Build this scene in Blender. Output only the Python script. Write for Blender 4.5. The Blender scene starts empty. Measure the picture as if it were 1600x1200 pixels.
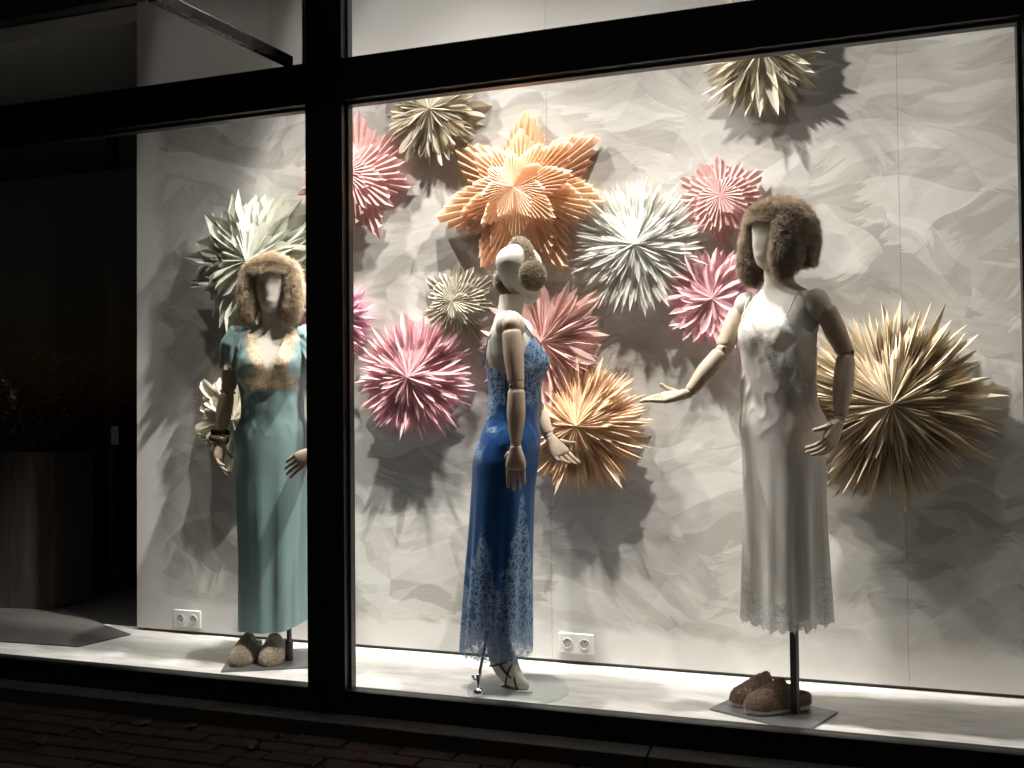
import bpy, bmesh, math, random
import numpy as np
from mathutils import Matrix, Vector

SC = bpy.context.scene
COL = SC.collection
R = math.radians

# ------------------------------------------------------------------ camera
# X runs along the shop front, Y into the shop, Z up; z = 0 is the display floor
def make_camera():
    f, yaw, pit, rol = 1450.0, .3153, .0251, -.0104
    c, s = math.cos(yaw), math.sin(yaw)
    right = Vector((c, s, 0)); fw0 = Vector((-s, c, 0)); up0 = Vector((0, 0, 1))
    fw = fw0 * math.cos(pit) + up0 * math.sin(pit)
    up = -fw0 * math.sin(pit) + up0 * math.cos(pit)
    r2 = right * math.cos(rol) + up * math.sin(rol)
    u2 = -right * math.sin(rol) + up * math.cos(rol)
    cd = bpy.data.cameras.new('camera'); co = bpy.data.objects.new('camera', cd); COL.objects.link(co)
    m = Matrix.Identity(4)
    for i in range(3):
        m[i][0] = r2[i]; m[i][1] = u2[i]; m[i][2] = -fw[i]
    m[0][3], m[1][3], m[2][3] = 0.0, -3.0925, 1.06
    co.matrix_world = m
    cd.sensor_width = 36; cd.lens = 36 * f / 1600; cd.clip_start = .05; cd.clip_end = 200
    SC.camera = co
make_camera()

# ------------------------------------------------------------------ night sky, exposure
w = bpy.data.worlds.new('World'); SC.world = w; w.use_nodes = True
nt = w.node_tree
sky = nt.nodes.new('ShaderNodeTexSky'); sky.sky_type = 'NISHITA'; sky.sun_disc = False
sky.sun_elevation = R(-3); sky.sun_rotation = R(200)
bg = nt.nodes['Background']; bg.inputs['Strength'].default_value = .12
nt.links.new(sky.outputs[0], bg.inputs['Color'])
SC.view_settings.view_transform = 'Standard'; SC.view_settings.look = 'None'
SC.view_settings.exposure = 0; SC.view_settings.gamma = 1
SC.cycles.max_bounces = 7; SC.cycles.diffuse_bounces = 5; SC.cycles.glossy_bounces = 2; SC.cycles.transmission_bounces = 3; SC.cycles.transparent_max_bounces = 8
SC.cycles.sample_clamp_indirect = 4
try: SC.cycles.use_denoising = True
except Exception: pass

# lamps of the display: (x, y, z), aim, watts, cone
LZ = 3.22
# each: position, aim, share of power, how far an added leftward cut-off lets light out (x of the direction)
LAMPS = [((-2.10, .185, LZ), (-1.40, .50, .9), .80, -.25), ((-1.40, .185, LZ), (-2.20, .48, .9), 1.05, -.60), ((-.62, .185, LZ), (-.35, .48, .9), 1.2, -.85),
         ((-2.88, .185, LZ), (-2.75, .55, 1.2), .24, -.20), ((.52, .185, LZ), (.0, .48, .9), .13, -.60)]  # these last two are unseen fill lamps, added to lift the dark ends
LAMP_W = 33
# faint warm glow of the street on the pavement
sd_ = bpy.data.lights.new('street_glow', 'SUN'); sd_.energy = .022; sd_.angle = R(25); sd_.color = (1., .80, .58)
so_ = bpy.data.objects.new('street_glow', sd_); COL.objects.link(so_); so_.rotation_euler = (R(28), R(-12), 0)

# ------------------------------------------------------------------ helpers
def setp(o, label=None, cat=None, group=None, kind=None):
    if label: o['label'] = label
    if cat: o['category'] = cat
    if group: o['group'] = group
    if kind: o['kind'] = kind
    return o

def empty(name, loc=(0, 0, 0), rz=0, label=None, cat=None, group=None):
    o = bpy.data.objects.new(name, None); COL.objects.link(o)
    o.location = loc; o.rotation_euler = (0, 0, rz); o.empty_display_size = .05
    return setp(o, label, cat, group)

class G:
    """collects vertices and faces for one mesh object"""
    def __init__(s): s.v = []; s.f = []; s.a = {}
    def add(s, v, f):
        n = len(s.v); s.v.extend([tuple(map(float, p)) for p in v]); s.f.extend([tuple(int(i) + n for i in q) for q in f]); return s
    def box(s, x0, x1, y0, y1, z0, z1):
        return s.add([(x0, y0, z0), (x1, y0, z0), (x1, y1, z0), (x0, y1, z0), (x0, y0, z1), (x1, y0, z1), (x1, y1, z1), (x0, y1, z1)],
                     [(0, 3, 2, 1), (4, 5, 6, 7), (0, 1, 5, 4), (1, 2, 6, 5), (2, 3, 7, 6), (3, 0, 4, 7)])
    def tube(s, pts, rad, seg=14, flat=None):
        v, f = tube(pts, rad, seg, flat); return s.add(v, f)
    def build(s, name, mat, parent=None, smooth=False, bevel=0):
        me = bpy.data.meshes.new(name); me.from_pydata(s.v, [], s.f)
        for k, arr in s.a.items():
            at = me.attributes.new(k, 'FLOAT', 'POINT'); at.data.foreach_set('value', np.asarray(arr, np.float32))
        if bevel:
            bm = bmesh.new(); bm.from_mesh(me)
            bmesh.ops.bevel(bm, geom=list(bm.edges), offset=bevel, segments=2, affect='EDGES', profile=.5)
            bm.to_mesh(me); bm.free()
        if smooth: me.polygons.foreach_set('use_smooth', [True] * len(me.polygons))
        me.materials.append(mat); me.update()
        o = bpy.data.objects.new(name, me); COL.objects.link(o)
        if parent: o.parent = parent
        return o

def box_obj(name, b, mat, parent=None, bevel=.0):
    return G().box(*b).build(name, mat, parent, bevel=bevel)

def frames(P):
    P = np.asarray(P, float); n = len(P)
    T = np.gradient(P, axis=0); T /= np.linalg.norm(T, axis=1)[:, None] + 1e-12
    a = np.array([0, 0, 1.]) if abs(T[0][2]) < .9 else np.array([1., 0, 0])
    N = np.zeros_like(P); N[0] = np.cross(T[0], a); N[0] /= np.linalg.norm(N[0])
    for i in range(1, n):
        x = N[i - 1] - T[i] * (N[i - 1] @ T[i]); N[i] = x / (np.linalg.norm(x) + 1e-12)
    return T, N, np.cross(T, N)

def tube(pts, rad, seg=14, flat=None):
    """round-capped tube; flat = (direction, factor) squashes it along a direction"""
    P = [np.asarray(p, float) for p in pts]; rad = list(np.broadcast_to(rad, len(P)).astype(float))
    d0 = P[0] - P[1]; d0 /= np.linalg.norm(d0); d1 = P[-1] - P[-2]; d1 /= np.linalg.norm(d1)
    PP, RR = [], []
    for a in (80, 45, 15): PP.append(P[0] + d0 * rad[0] * math.sin(R(a)) * .8); RR.append(rad[0] * math.cos(R(a)))
    PP += P; RR += rad
    for a in (15, 45, 80): PP.append(P[-1] + d1 * rad[-1] * math.sin(R(a)) * .8); RR.append(rad[-1] * math.cos(R(a)))
    T, N, B = frames(PP)
    th = np.linspace(0, 2 * math.pi, seg, endpoint=False)
    V = np.array(PP)[:, None, :] + np.array(RR)[:, None, None] * (np.cos(th)[None, :, None] * N[:, None, :] + np.sin(th)[None, :, None] * B[:, None, :])
    if flat is not None:
        fd = np.asarray(flat[0], float); fd /= np.linalg.norm(fd)
        D = V - np.array(PP)[:, None, :]; V = V - (D @ fd)[..., None] * fd * (1 - flat[1])
    nz = len(PP); V = V.reshape(-1, 3)
    F = grid_faces(nz, seg)
    F += [tuple(range(seg))[::-1], tuple(range((nz - 1) * seg, nz * seg))]
    return V, F

def grid_faces(nz, nt, closed=True):
    F = []
    for i in range(nz - 1):
        for j in range(nt if closed else nt - 1):
            k = (j + 1) % nt
            F.append((i * nt + j, i * nt + k, (i + 1) * nt + k, (i + 1) * nt + j))
    return F

def hermite(keys, zs):
    """smooth interpolation of columns of keys (first column is z)"""
    K = np.asarray(keys, float); x = K[:, 0]; Y = K[:, 1:]
    m = np.gradient(Y, x, axis=0)
    i = np.clip(np.searchsorted(x, zs) - 1, 0, len(x) - 2); h = (x[i + 1] - x[i]); t = np.clip((zs - x[i]) / h, 0, 1)[:, None]; h = h[:, None]
    return ((2 * t**3 - 3 * t**2 + 1) * Y[i] + (t**3 - 2 * t**2 + t) * h * m[i] + (-2 * t**3 + 3 * t**2) * Y[i + 1] + (t**3 - t**2) * h * m[i + 1])

def vnoise(P, scale, seed=0):
    P = np.asarray(P, float) * scale + seed * 17.31
    I = np.floor(P).astype(np.int64); Fr = P - I; Fr = Fr * Fr * (3 - 2 * Fr)
    def hsh(ix, iy, iz):
        n = (ix * 374761393 + iy * 668265263 + iz * 2147483647 + seed * 1013) & 0xffffffff
        n = ((n ^ (n >> 13)) * 1274126177) & 0xffffffff
        return ((n ^ (n >> 16)) & 0xffff) / 65535.0
    out = 0
    for dx in (0, 1):
        for dy in (0, 1):
            for dz in (0, 1):
                wgt = (Fr[..., 0] if dx else 1 - Fr[..., 0]) * (Fr[..., 1] if dy else 1 - Fr[..., 1]) * (Fr[..., 2] if dz else 1 - Fr[..., 2])
                out = out + wgt * hsh(I[..., 0] + dx, I[..., 1] + dy, I[..., 2] + dz)
    return out

def sstep(a, b, x):
    t = np.clip((x - a) / (b - a), 0, 1); return t * t * (3 - 2 * t)

def sample_surface(V, F, n, rng):
    V = np.asarray(V, float); T = []
    for q in F:
        for i in range(1, len(q) - 1): T.append((q[0], q[i], q[i + 1]))
    T = np.array(T); A = V[T[:, 0]]; B = V[T[:, 1]]; C = V[T[:, 2]]
    N = np.cross(B - A, C - A); ar = np.linalg.norm(N, axis=1); N /= ar[:, None] + 1e-12
    k = rng.choice(len(T), n, p=ar / ar.sum()); u, v = rng.random(n), rng.random(n)
    s = u + v > 1; u[s] = 1 - u[s]; v[s] = 1 - v[s]
    return A[k] + u[:, None] * (B - A)[k] + v[:, None] * (C - A)[k], N[k]

def add_fur(g, V, F, n, length, width, rng, spread=.5, comb=(0, 0, -.3), droop=.3, keep=None, tuftk=.45):
    """fine strands growing on the surface V, F; records attribute 'tip' (0 root .. 1 tip) and 'rnd'"""
    P, N = sample_surface(V, F, n, rng)
    if keep is not None: m = keep(P, N); P, N = P[m], N[m]; n = len(P)
    d = N + rng.normal(0, spread, (n, 3)) + np.array(comb); d /= np.linalg.norm(d, axis=1)[:, None]
    tuft = np.stack([vnoise(P, 80, k) - .5 for k in (1, 2, 3)], 1) * tuftk; d = d + tuft; d /= np.linalg.norm(d, axis=1)[:, None]
    L = length * rng.uniform(.6, 1.25, n)[:, None] * (.75 + .5 * vnoise(P, 40, 9))[:, None]
    d2 = d + rng.normal(0, spread * .6, (n, 3)) + np.array((0, 0, -droop)); d2 /= np.linalg.norm(d2, axis=1)[:, None]
    s = np.cross(d, rng.normal(0, 1, (n, 3))); s /= np.linalg.norm(s, axis=1)[:, None] + 1e-9
    w_ = width
    P0 = P - N * .004; P1 = P + d * L * .55; P2 = P1 + d2 * L * .45
    vs = np.stack([P0 - s * w_, P0 + s * w_, P1 + s * w_ * .8, P1 - s * w_ * .8, P2], 1).reshape(-1, 3)
    base = len(g.v)
    nb = base - len(g.a.get('tip', []))
    g.a.setdefault('tip', []); g.a.setdefault('rnd', [])
    g.a['tip'] += [0.] * nb; g.a['rnd'] += [.3] * nb
    g.v.extend(map(tuple, vs.tolist()))
    i = base + 5 * np.arange(n)
    g.f.extend(map(tuple, np.stack([i, i + 1, i + 2, i + 3], 1).tolist())); g.f.extend(map(tuple, np.stack([i + 3, i + 2, i + 4], 1).tolist()))
    g.a['tip'] += np.tile([0, 0, .55, .55, 1.], n).tolist(); g.a['rnd'] += np.repeat(rng.random(n), 5).tolist()

def ellipsoid(c, r, nu=24, nv=14, rot=None):
    th = np.linspace(0, 2 * math.pi, nu, endpoint=False); ph = np.linspace(-math.pi / 2 + .08, math.pi / 2 - .08, nv)
    V = np.array([[(math.cos(p) * math.cos(t) * r[0], math.cos(p) * math.sin(t) * r[1], math.sin(p) * r[2]) for t in th] for p in ph]).reshape(-1, 3)
    if rot is not None: V = V @ np.array(rot).T
    F = grid_faces(nv, nu) + [tuple(range(nu))[::-1], tuple(range((nv - 1) * nu, nv * nu))]
    return V + np.array(c), F

# ------------------------------------------------------------------ materials
class M:
    """tiny node-graph writer"""
    def __init__(s, name):
        s.m = bpy.data.materials.new(name); s.m.use_nodes = True; s.t = s.m.node_tree
        s.b = s.t.nodes['Principled BSDF']; s.o = s.t.nodes['Material Output']
    def n(s, typ, ins=None, **kw):
        nd = s.t.nodes.new('ShaderNode' + typ)
        for k, v in kw.items(): setattr(nd, k, v)
        for k, v in (ins or {}).items(): s.put(nd.inputs[k], v)
        return nd
    def put(s, sock, v):
        if isinstance(v, bpy.types.NodeSocket): s.t.links.new(v, sock)
        elif isinstance(v, bpy.types.Node): s.t.links.new(v.outputs[0], sock)
        else: sock.default_value = v if not (isinstance(v, tuple) and len(v) == 3 and sock.type == 'RGBA') else v + (1,)
    def p(s, **kw):
        for k, v in kw.items(): s.put(s.b.inputs[k.replace('_', ' ')], v)
        return s
    def math(s, op, a, b=0., c=None):
        nd = s.t.nodes.new('ShaderNodeMath'); nd.operation = op; s.put(nd.inputs[0], a); s.put(nd.inputs[1], b)
        if c is not None: s.put(nd.inputs[2], c)
        return nd.outputs[0]
    def vmath(s, op, a, b=(0, 0, 0)):
        nd = s.t.nodes.new('ShaderNodeVectorMath'); nd.operation = op; s.put(nd.inputs[0], a)
        s.put(nd.inputs['Scale'] if op == 'SCALE' else nd.inputs[1], b); return nd.outputs[0]
    def mix(s, f, a, b, mode='MIX'):
        nd = s.t.nodes.new('ShaderNodeMix'); nd.data_type = 'RGBA'; nd.blend_type = mode
        s.put(nd.inputs['Factor'], f); s.put(nd.inputs[6], a); s.put(nd.inputs[7], b); return nd.outputs[2]
    def ramp(s, f, stops, interp='LINEAR'):
        nd = s.t.nodes.new('ShaderNodeValToRGB'); nd.color_ramp.interpolation = interp; e = nd.color_ramp.elements
        while len(e) < len(stops): e.new(.5)
        for q, (p_, c) in zip(e, stops): q.position = p_; q.color = (c if isinstance(c, tuple) else (c, c, c)) + (1,)
        s.put(nd.inputs[0], f); return nd.outputs[0]
    def noise(s, vec=None, scale=5., detail=4., rough=.55, dist=0.):
        nd = s.n('TexNoise', {'Scale': scale, 'Detail': detail, 'Roughness': rough, 'Distortion': dist})
        if vec is not None: s.put(nd.inputs['Vector'], vec)
        return nd
    def pos(s): return s.n('NewGeometry').outputs['Position']
    def objc(s): return s.n('TexCoord').outputs['Object']
    def attr(s, name): return s.n('Attribute', attribute_name=name).outputs['Fac']
    def bump(s, h, strength=.3, dist=.01):
        s.put(s.b.inputs['Normal'], s.n('Bump', {'Height': h, 'Strength': strength, 'Distance': dist}).outputs[0]); return s

def plain(name, col, rough=.5, var=.12, scale=12., metal=0., bump=0.):
    m = M(name); nz = m.noise(m.objc(), scale, 5)
    c = m.mix(m.math('MULTIPLY_ADD', nz.outputs[0], 1.6, -.3), tuple(x * (1 - var) for x in col), tuple(min(1, x * (1 + var)) for x in col))
    m.p(Base_Color=c, Roughness=m.math('MULTIPLY_ADD', nz.outputs[0], .2, rough - .1), Metallic=metal)
    if bump: m.bump(m.noise(m.objc(), scale * 6, 3).outputs[0], bump, .004)
    return m.m

def mat_wall():
    m = M('brush_painted_wall'); P = m.pos(); sx = m.n('SeparateXYZ', {0: P})
    bend = m.vmath('SCALE', m.vmath('SUBTRACT', m.noise(P, 1.6, 2).outputs['Color'], (.5, .5, .5)), .36)      # sweeping arcs
    W0 = m.vmath('ADD', P, bend)
    def strokes(sc, lx, lz, ang, seed, feather):
        """elongated dabs of a wide brush: own tone, own direction, feathered along the bristles"""
        Q = m.vmath('ADD', W0, (seed * 3.7, 0, seed * 1.9))
        big = m.n('TexVoronoi', {'Vector': m.vmath('MULTIPLY', Q, (1., .01, 1.3)), 'Scale': sc}, feature='F1')
        an = m.math('MULTIPLY_ADD', m.n('SeparateColor', {0: big.outputs['Color']}).outputs[0], ang, -ang * .5)
        ro = m.n('VectorRotate', {'Vector': Q, 'Angle': an, 'Axis': (0, 1, 0)}, rotation_type='AXIS_ANGLE').outputs[0]
        br = m.noise(m.vmath('MULTIPLY', ro, (2.0, 0., 40.)), 1., 2, .6).outputs[0]
        off = m.n('CombineXYZ', {0: m.math('MULTIPLY_ADD', br, feather, -feather * .5)}).outputs[0]
        vo = m.n('TexVoronoi', {'Vector': m.vmath('MULTIPLY', m.vmath('ADD', ro, off), (lx, .01, lz)), 'Scale': 1.}, feature='F1')
        c = m.n('SeparateColor', {0: vo.outputs['Color']})
        return c.outputs[0], c.outputs[1], br, vo.outputs['Distance']
    t1, a1, b1, d1 = strokes(1.4, 2.3, 8., 1.5, 0., .34); t2, a2, b2, d2 = strokes(2.3, 4.0, 14., 2.0, 3., .26)
    cloud = m.noise(W0, 1.7, 4).outputs[0]
    v = m.math('ADD', m.math('MULTIPLY', t1, .26), m.math('MULTIPLY', cloud, .66))
    v = m.math('ADD', v, m.math('MULTIPLY', m.math('MULTIPLY', m.math('SUBTRACT', t2, .5), m.n('MapRange', {'Value': a2, 'From Min': .3, 'From Max': .5}).outputs[0]), .22))
    v = m.math('ADD', v, m.math('MULTIPLY', m.math('SUBTRACT', m.math('ADD', b1, b2), 1.), .16))
    col = m.ramp(m.math('MULTIPLY_ADD', m.math('SUBTRACT', v, .5), 1.3, .45), [(.20, (.375, .356, .325)), (.36, (.485, .465, .432)), (.51, (.568, .551, .518)), (.74, (.665, .653, .625))])
    wob = m.math('ADD', m.math('MULTIPLY_ADD', m.noise(P, 4., 3).outputs[0], .20, -.10), m.math('MULTIPLY_ADD', b1, .08, -.04))
    mx = m.n('MapRange', {'Value': m.math('ADD', sx.outputs[0], wob), 'From Min': -3.06, 'From Max': -2.98})
    mz = m.n('MapRange', {'Value': m.math('ADD', sx.outputs[2], wob), 'From Min': .12, 'From Max': .18})
    mt = m.n('MapRange', {'Value': m.math('ADD', sx.outputs[2], wob), 'From Min': 2.65, 'From Max': 2.52})
    mk = m.math('MULTIPLY', m.math('MULTIPLY', mx.outputs[0], mz.outputs[0]), mt.outputs[0])
    col = m.mix(mk, (.68, .665, .635), col)
    m.p(Base_Color=col, Roughness=.6)
    m.bump(m.math('MULTIPLY', m.math('ADD', m.math('MULTIPLY', m.math('ADD', b1, b2), .5), m.math('MULTIPLY', m.math('ADD', t1, t2), .35)), mk), .05, .006)
    return m.m

def mat_floor():
    m = M('white_painted_floor'); P = m.pos()
    s = m.noise(m.vmath('MULTIPLY', P, (1.6, 7., 1.)), 2.6, 6, .6, .6).outputs[0]
    col = m.ramp(s, [(.30, (.50, .485, .455)), (.47, (.64, .625, .595)), (.66, (.78, .77, .745))])
    m.p(Base_Color=col, Roughness=m.math('MULTIPLY_ADD', s, .3, .3)); m.bump(s, .12, .004); return m.m

def mat_paper(name, col, trans=.32, col2=None):
    m = M(name); oi = m.n('ObjectInfo'); rn = oi.outputs['Random']
    c2 = col2 or tuple(min(1, x * 1.12 + .02) for x in col)
    nz = m.noise(m.objc(), 9, 3).outputs[0]
    c = m.mix(rn, tuple(x * .90 for x in col), c2)
    c = m.mix(m.math('MULTIPLY', nz, .35), c, tuple(x * .8 for x in col))
    m.p(Base_Color=c, Roughness=.75)
    m.b.inputs['Specular IOR Level'].default_value = .12
    tr = m.n('BsdfTranslucent', {'Color': c}); mx = m.n('MixShader', {0: trans, 1: m.b.outputs[0], 2: tr.outputs[0]})
    m.put(m.o.inputs[0], mx); return m.m

def mat_fur(name, root, tip, mottle=0.):
    m = M(name); t = m.attr('tip'); r = m.attr('rnd')
    c = m.mix(t, root, tip); c = m.mix(m.math('MULTIPLY', m.math('POWER', r, 2.), .5), c, tuple(x * .4 for x in tip))
    if mottle: c = m.mix(m.math('MULTIPLY', m.n('MapRange', {'Value': m.noise(m.objc(), 38, 3, .6).outputs[0], 'From Min': .48, 'From Max': .66}).outputs[0], mottle), c, root)
    m.p(Base_Color=c, Roughness=.65); m.b.inputs['Specular IOR Level'].default_value = .2
    tr = m.n('BsdfTranslucent', {'Color': c}); mx = m.n('MixShader', {0: .3, 1: m.b.outputs[0], 2: tr.outputs[0]})
    m.put(m.o.inputs[0], mx); return m.m

def mat_dress(name, col, lace, lace2, rough=.34, sheer=0., lscale=120., spec=.5, bumpw=.8):
    m = M(name); P = m.objc(); la = m.attr('lace'); sh = m.attr('sheer')
    vo = m.n('TexVoronoi', {'Vector': P, 'Scale': lscale * .55}, feature='DISTANCE_TO_EDGE').outputs[0]
    n1 = m.noise(P, lscale, 5, .7, 1.2).outputs[0]; n2 = m.noise(P, lscale * .22, 4, .6, 2.).outputs[0]
    thread = m.math('GREATER_THAN', n1, .50)
    pat = m.math('MAXIMUM', m.math('MULTIPLY', thread, m.math('GREATER_THAN', n2, .44)), m.math('LESS_THAN', vo, .05))
    lc = m.mix(pat, lace2, lace)
    c = m.mix(la, m.mix(m.noise(P, 4, 3).outputs[0], tuple(x * .92 for x in col), col), lc)
    m.p(Base_Color=c, Roughness=m.math('MULTIPLY_ADD', la, .35, rough), Anisotropic=.4)
    m.b.inputs['Specular IOR Level'].default_value = spec
    m.b.inputs['Sheen Weight'].default_value = .10; m.b.inputs['Sheen Roughness'].default_value = .4
    crease = m.noise(m.vmath('MULTIPLY', P, (1, 1, .22)), 26, 3).outputs[0]
    m.bump(m.math('ADD', m.math('MULTIPLY', m.math('MULTIPLY', pat, la), bumpw), m.math('MULTIPLY', crease, .5)), .45, .004)
    hole = m.math('MULTIPLY', sh, m.math('SUBTRACT', 1., m.math('MULTIPLY', pat, .85)))
    tr = m.n('BsdfTransparent'); tl = m.n('BsdfTranslucent', {'Color': c})
    a = m.n('MixShader', {0: .18 + sheer, 1: m.b.outputs[0], 2: tl.outputs[0]})
    m.put(m.o.inputs[0], m.n('MixShader', {0: hole, 1: a.outputs[0], 2: tr.outputs[0]})); return m.m

def mat_wood(name, col):
    m = M(name); P = m.objc()
    g = m.noise(m.vmath('MULTIPLY', P, (60, 60, 6)), 1., 4, .6, .5).outputs[0]
    c = m.ramp(g, [(.3, tuple(x * .82 for x in col)), (.55, col), (.8, tuple(min(1, x * 1.12) for x in col))])
    m.p(Base_Color=c, Roughness=.58); m.bump(g, .08, .002); return m.m

def mat_linen():
    m = M('cream_linen'); P = m.objc()
    wv = m.math('ADD', m.noise(m.vmath('MULTIPLY', P, (900, 900, 60)), 1, 2).outputs[0], m.noise(m.vmath('MULTIPLY', P, (60, 60, 900)), 1, 2).outputs[0])
    c = m.mix(m.noise(P, 9, 4).outputs[0], (.54, .51, .45), (.64, .605, .54))
    m.p(Base_Color=c, Roughness=.7); m.bump(wv, .12, .001); return m.m

def mat_glass():
    m = M('window_glass'); lw = m.n('LayerWeight', {'Blend': .5}).outputs['Facing']
    fr = m.math('MULTIPLY_ADD', m.math('POWER', lw, 5.), .94, .035)
    gl = m.n('BsdfGlossy', {'Roughness': .01, 'Color': (.92, .94, .94)}); tr = m.n('BsdfTransparent', {'Color': (.978, .976, .974)})
    m.put(m.o.inputs[0], m.n('MixShader', {0: fr, 1: tr.outputs[0], 2: gl.outputs[0]})); return m.m

def mat_brick():
    m = M('clay_paver'); P = m.pos(); oi = m.n('ObjectInfo').outputs['Random']
    n1 = m.noise(P, 22, 6, .65).outputs[0]
    c = m.mix(oi, (.06, .035, .025), (.10, .058, .04)); c = m.mix(m.math('MULTIPLY', n1, .6), c, (.06, .05, .042))
    m.p(Base_Color=c, Roughness=.85); m.bump(m.noise(P, 90, 4).outputs[0], .5, .004); return m.m

WALL = mat_wall(); FLOOR = mat_floor(); GLASS = mat_glass(); BRICK = mat_brick(); LINEN = mat_linen()
FRAME = plain('black_powder_coat', (.012, .012, .013), .42, .2, 30)
STONE = plain('sill_stone', (.10, .094, .085), .75, .25, 9, bump=.3)
DARKWALL = plain('dark_cladding', (.03, .03, .03), .8)
SAND = plain('joint_sand', (.035, .03, .025), .95)
WOOD = mat_wood('pale_beech', (.56, .44, .33))
STEEL = plain('grey_steel_plate', (.22, .22, .225), .38, .15, 14, metal=.6)
POLE = plain('black_pole', (.02, .02, .02), .4)
CHROME = plain('chrome', (.62, .62, .62), .2, .05, metal=1.)
CEIL = plain('ceiling_paint', (.75, .74, .71), .9, .03, 2)
PLASTIC = plain('white_plastic', (.80, .79, .76), .35, .02)
PLASTICG = plain('socket_well', (.55, .54, .52), .4, .02)
DARKMET = plain('dark_pin_metal', (.03, .03, .03), .4)
GREYW = plain('grey_interior_paint', (.48, .49, .49), .85, .05, 3)
DARKIN = plain('dark_interior_paint', (.14, .138, .13), .9, .1, 3)
DARKFLOOR = plain('dark_shop_floor', (.035, .033, .03), .7, .2, 6)

# ------------------------------------------------------------------ setting: pavement and sill
gz = -.12
o = box_obj('ground', (-40, 40, -40, 0.0, gz - .3, gz - .02), SAND); setp(o, kind='structure')
pv = empty('pavement', (0, 0, 0)); setp(pv, kind='structure')
rng = random.Random(3)
def brick_mesh():
    bm = bmesh.new(); bmesh.ops.create_cube(bm, size=1)
    for v in bm.verts: v.co = (v.co.x * .2, v.co.y * .0795, v.co.z * .05 - .025)
    bmesh.ops.bevel(bm, geom=[e for e in bm.edges if (e.verts[0].co.z + e.verts[1].co.z) > -.01], offset=.005, segments=1, affect='EDGES')
    me = bpy.data.meshes.new('paver'); bm.to_mesh(me); bm.free(); me.materials.append(BRICK); return me
bme = brick_mesh(); far = G(); fv = [tuple(v.co) for v in bme.vertices]; ff = [tuple(p.vertices) for p in bme.polygons]
for row in range(30):
    y = -.137 - row * .086
    off = (row % 2) * .105 + rng.uniform(-.012, .012) - .03
    for k in range(-24, 12):
        x = k * .2085 + off
        dz = rng.uniform(-.004, .002); rz = rng.uniform(-.012, .012)
        if -3.75 < x < -1.0 and row < 11:
            b = bpy.data.objects.new('paver', bme); COL.objects.link(b); b.parent = pv
            b.location = (x, y, gz + dz); b.rotation_euler = (rng.uniform(-.012, .012), rng.uniform(-.012, .012), rz)
        else:
            far.add([(p[0] + x, p[1] + y, p[2] + gz + dz) for p in fv], ff)
ob = far.build('paver_field', BRICK, pv); setp(ob, kind='stuff')

sill = empty('stone_sill', (0, 0, 0)); setp(sill, label='long grey stone sill of slabs under the shop window frame', cat='sill')
xs = [-5.6, -4.0, -2.27, -.535, 1.2, 2.6]
for a, b in zip(xs[:-1], xs[1:]): box_obj('slab', (a + .003, b - .003, -.10, .05, gz - .02, -.066), STONE, sill, .004)

# ------------------------------------------------------------------ setting: inside
o = box_obj('display_floor', (-4.9, 1.6, .066, .70, -.05, 0.), FLOOR); setp(o, kind='structure')
o = box_obj('shop_floor', (-12, 1.6, .705, 9, -.05, -.002), DARKFLOOR); setp(o, kind='structure')
bw = empty('display_back_wall', (0, 0, 0)); setp(bw, label='brush-painted beige panel wall behind the mannequins', cat='wall')
seams = [-3.142, -2.382, -1.054, .313, 1.6]
for i, (a, b) in enumerate(zip(seams[:-1], seams[1:])):
    box_obj('wall_panel', (a + (.0005 if i else 0), b - .0005, .642, .672, .014, 3.90), WALL, bw)
box_obj('base_gap_shade', (-3.12, 1.6, .655, .69, 0.0005, .05), DARKMET, bw)  # black strip standing in for the shade under the panels
box_obj('backing_board', (-3.138, 1.6, .6725, .69, .05, 3.90), CEIL, bw)
o = box_obj('ceiling', (-12, 1.6, .07, 9, 3.905, 4.0), CEIL); setp(o, kind='structure')
o = box_obj('shop_ceiling', (-11.9, -3.20, .72, 6.3, 3.02, 3.1), CEIL); setp(o, kind='structure')
o = box_obj('side_wall', (1.6, 1.7, .072, 9, -.1, 4.0), CEIL); setp(o, kind='structure')
o = box_obj('far_shop_wall', (-12, 1.6, 6.4, 6.5, 0, 3.90), DARKIN); setp(o, kind='structure')
o = box_obj('left_shop_wall', (-12.1, -12, 0.07, 9, 0, 3.90), DARKIN); setp(o, kind='structure')
o = box_obj('grey_partition', (-9.5, -6.05, 3.0, 3.12, 0, 3.2), GREYW); setp(o, 'plain grey partition deep in the dark shop at the far left', 'partition')

# carpet and planter seen through the left pane
def mat_carpet():
    m = M('grey_carpet'); P = m.pos(); n1 = m.noise(P, 34, 6, .85).outputs[0]
    m.p(Base_Color=m.mix(n1, (.03, .029, .026), (.15, .144, .133)), Roughness=.95); m.bump(n1, .6, .004); return m.m
g = G()
cp = [(-3.60, .272), (-3.173, .296), (-3.10, .548), (-3.86, .908), (-4.30, 1.22), (-4.9, 1.22), (-4.9, .2)]
n = len(cp)
g.add([(x, y, .001) for x, y in cp] + [(x, y, .006) for x, y in cp], [tuple(range(n, 2 * n))] + [(i, (i + 1) % n, n + (i + 1) % n, n + i) for i in range(n)])
o = g.build('carpet_mat', mat_carpet()); setp(o, 'thin grey carpet mat lying beside the planter', 'mat')
pl = empty('planter', (-4.07, 1.03, .0065), R(7), 'tall rough grey-brown box planter on the grey mat', 'planter')
def mat_planter():
    m = M('weathered_planter'); P = m.objc(); n1 = m.noise(m.vmath('MULTIPLY', P, (14, 14, 2)), 1, 6, .65).outputs[0]
    m.p(Base_Color=m.ramp(n1, [(.3, (.05, .04, .033)), (.7, (.12, .097, .08))]), Roughness=.85); m.bump(n1, .4, .006); return m.m
PLANT = mat_planter()
h2 = .17
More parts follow.
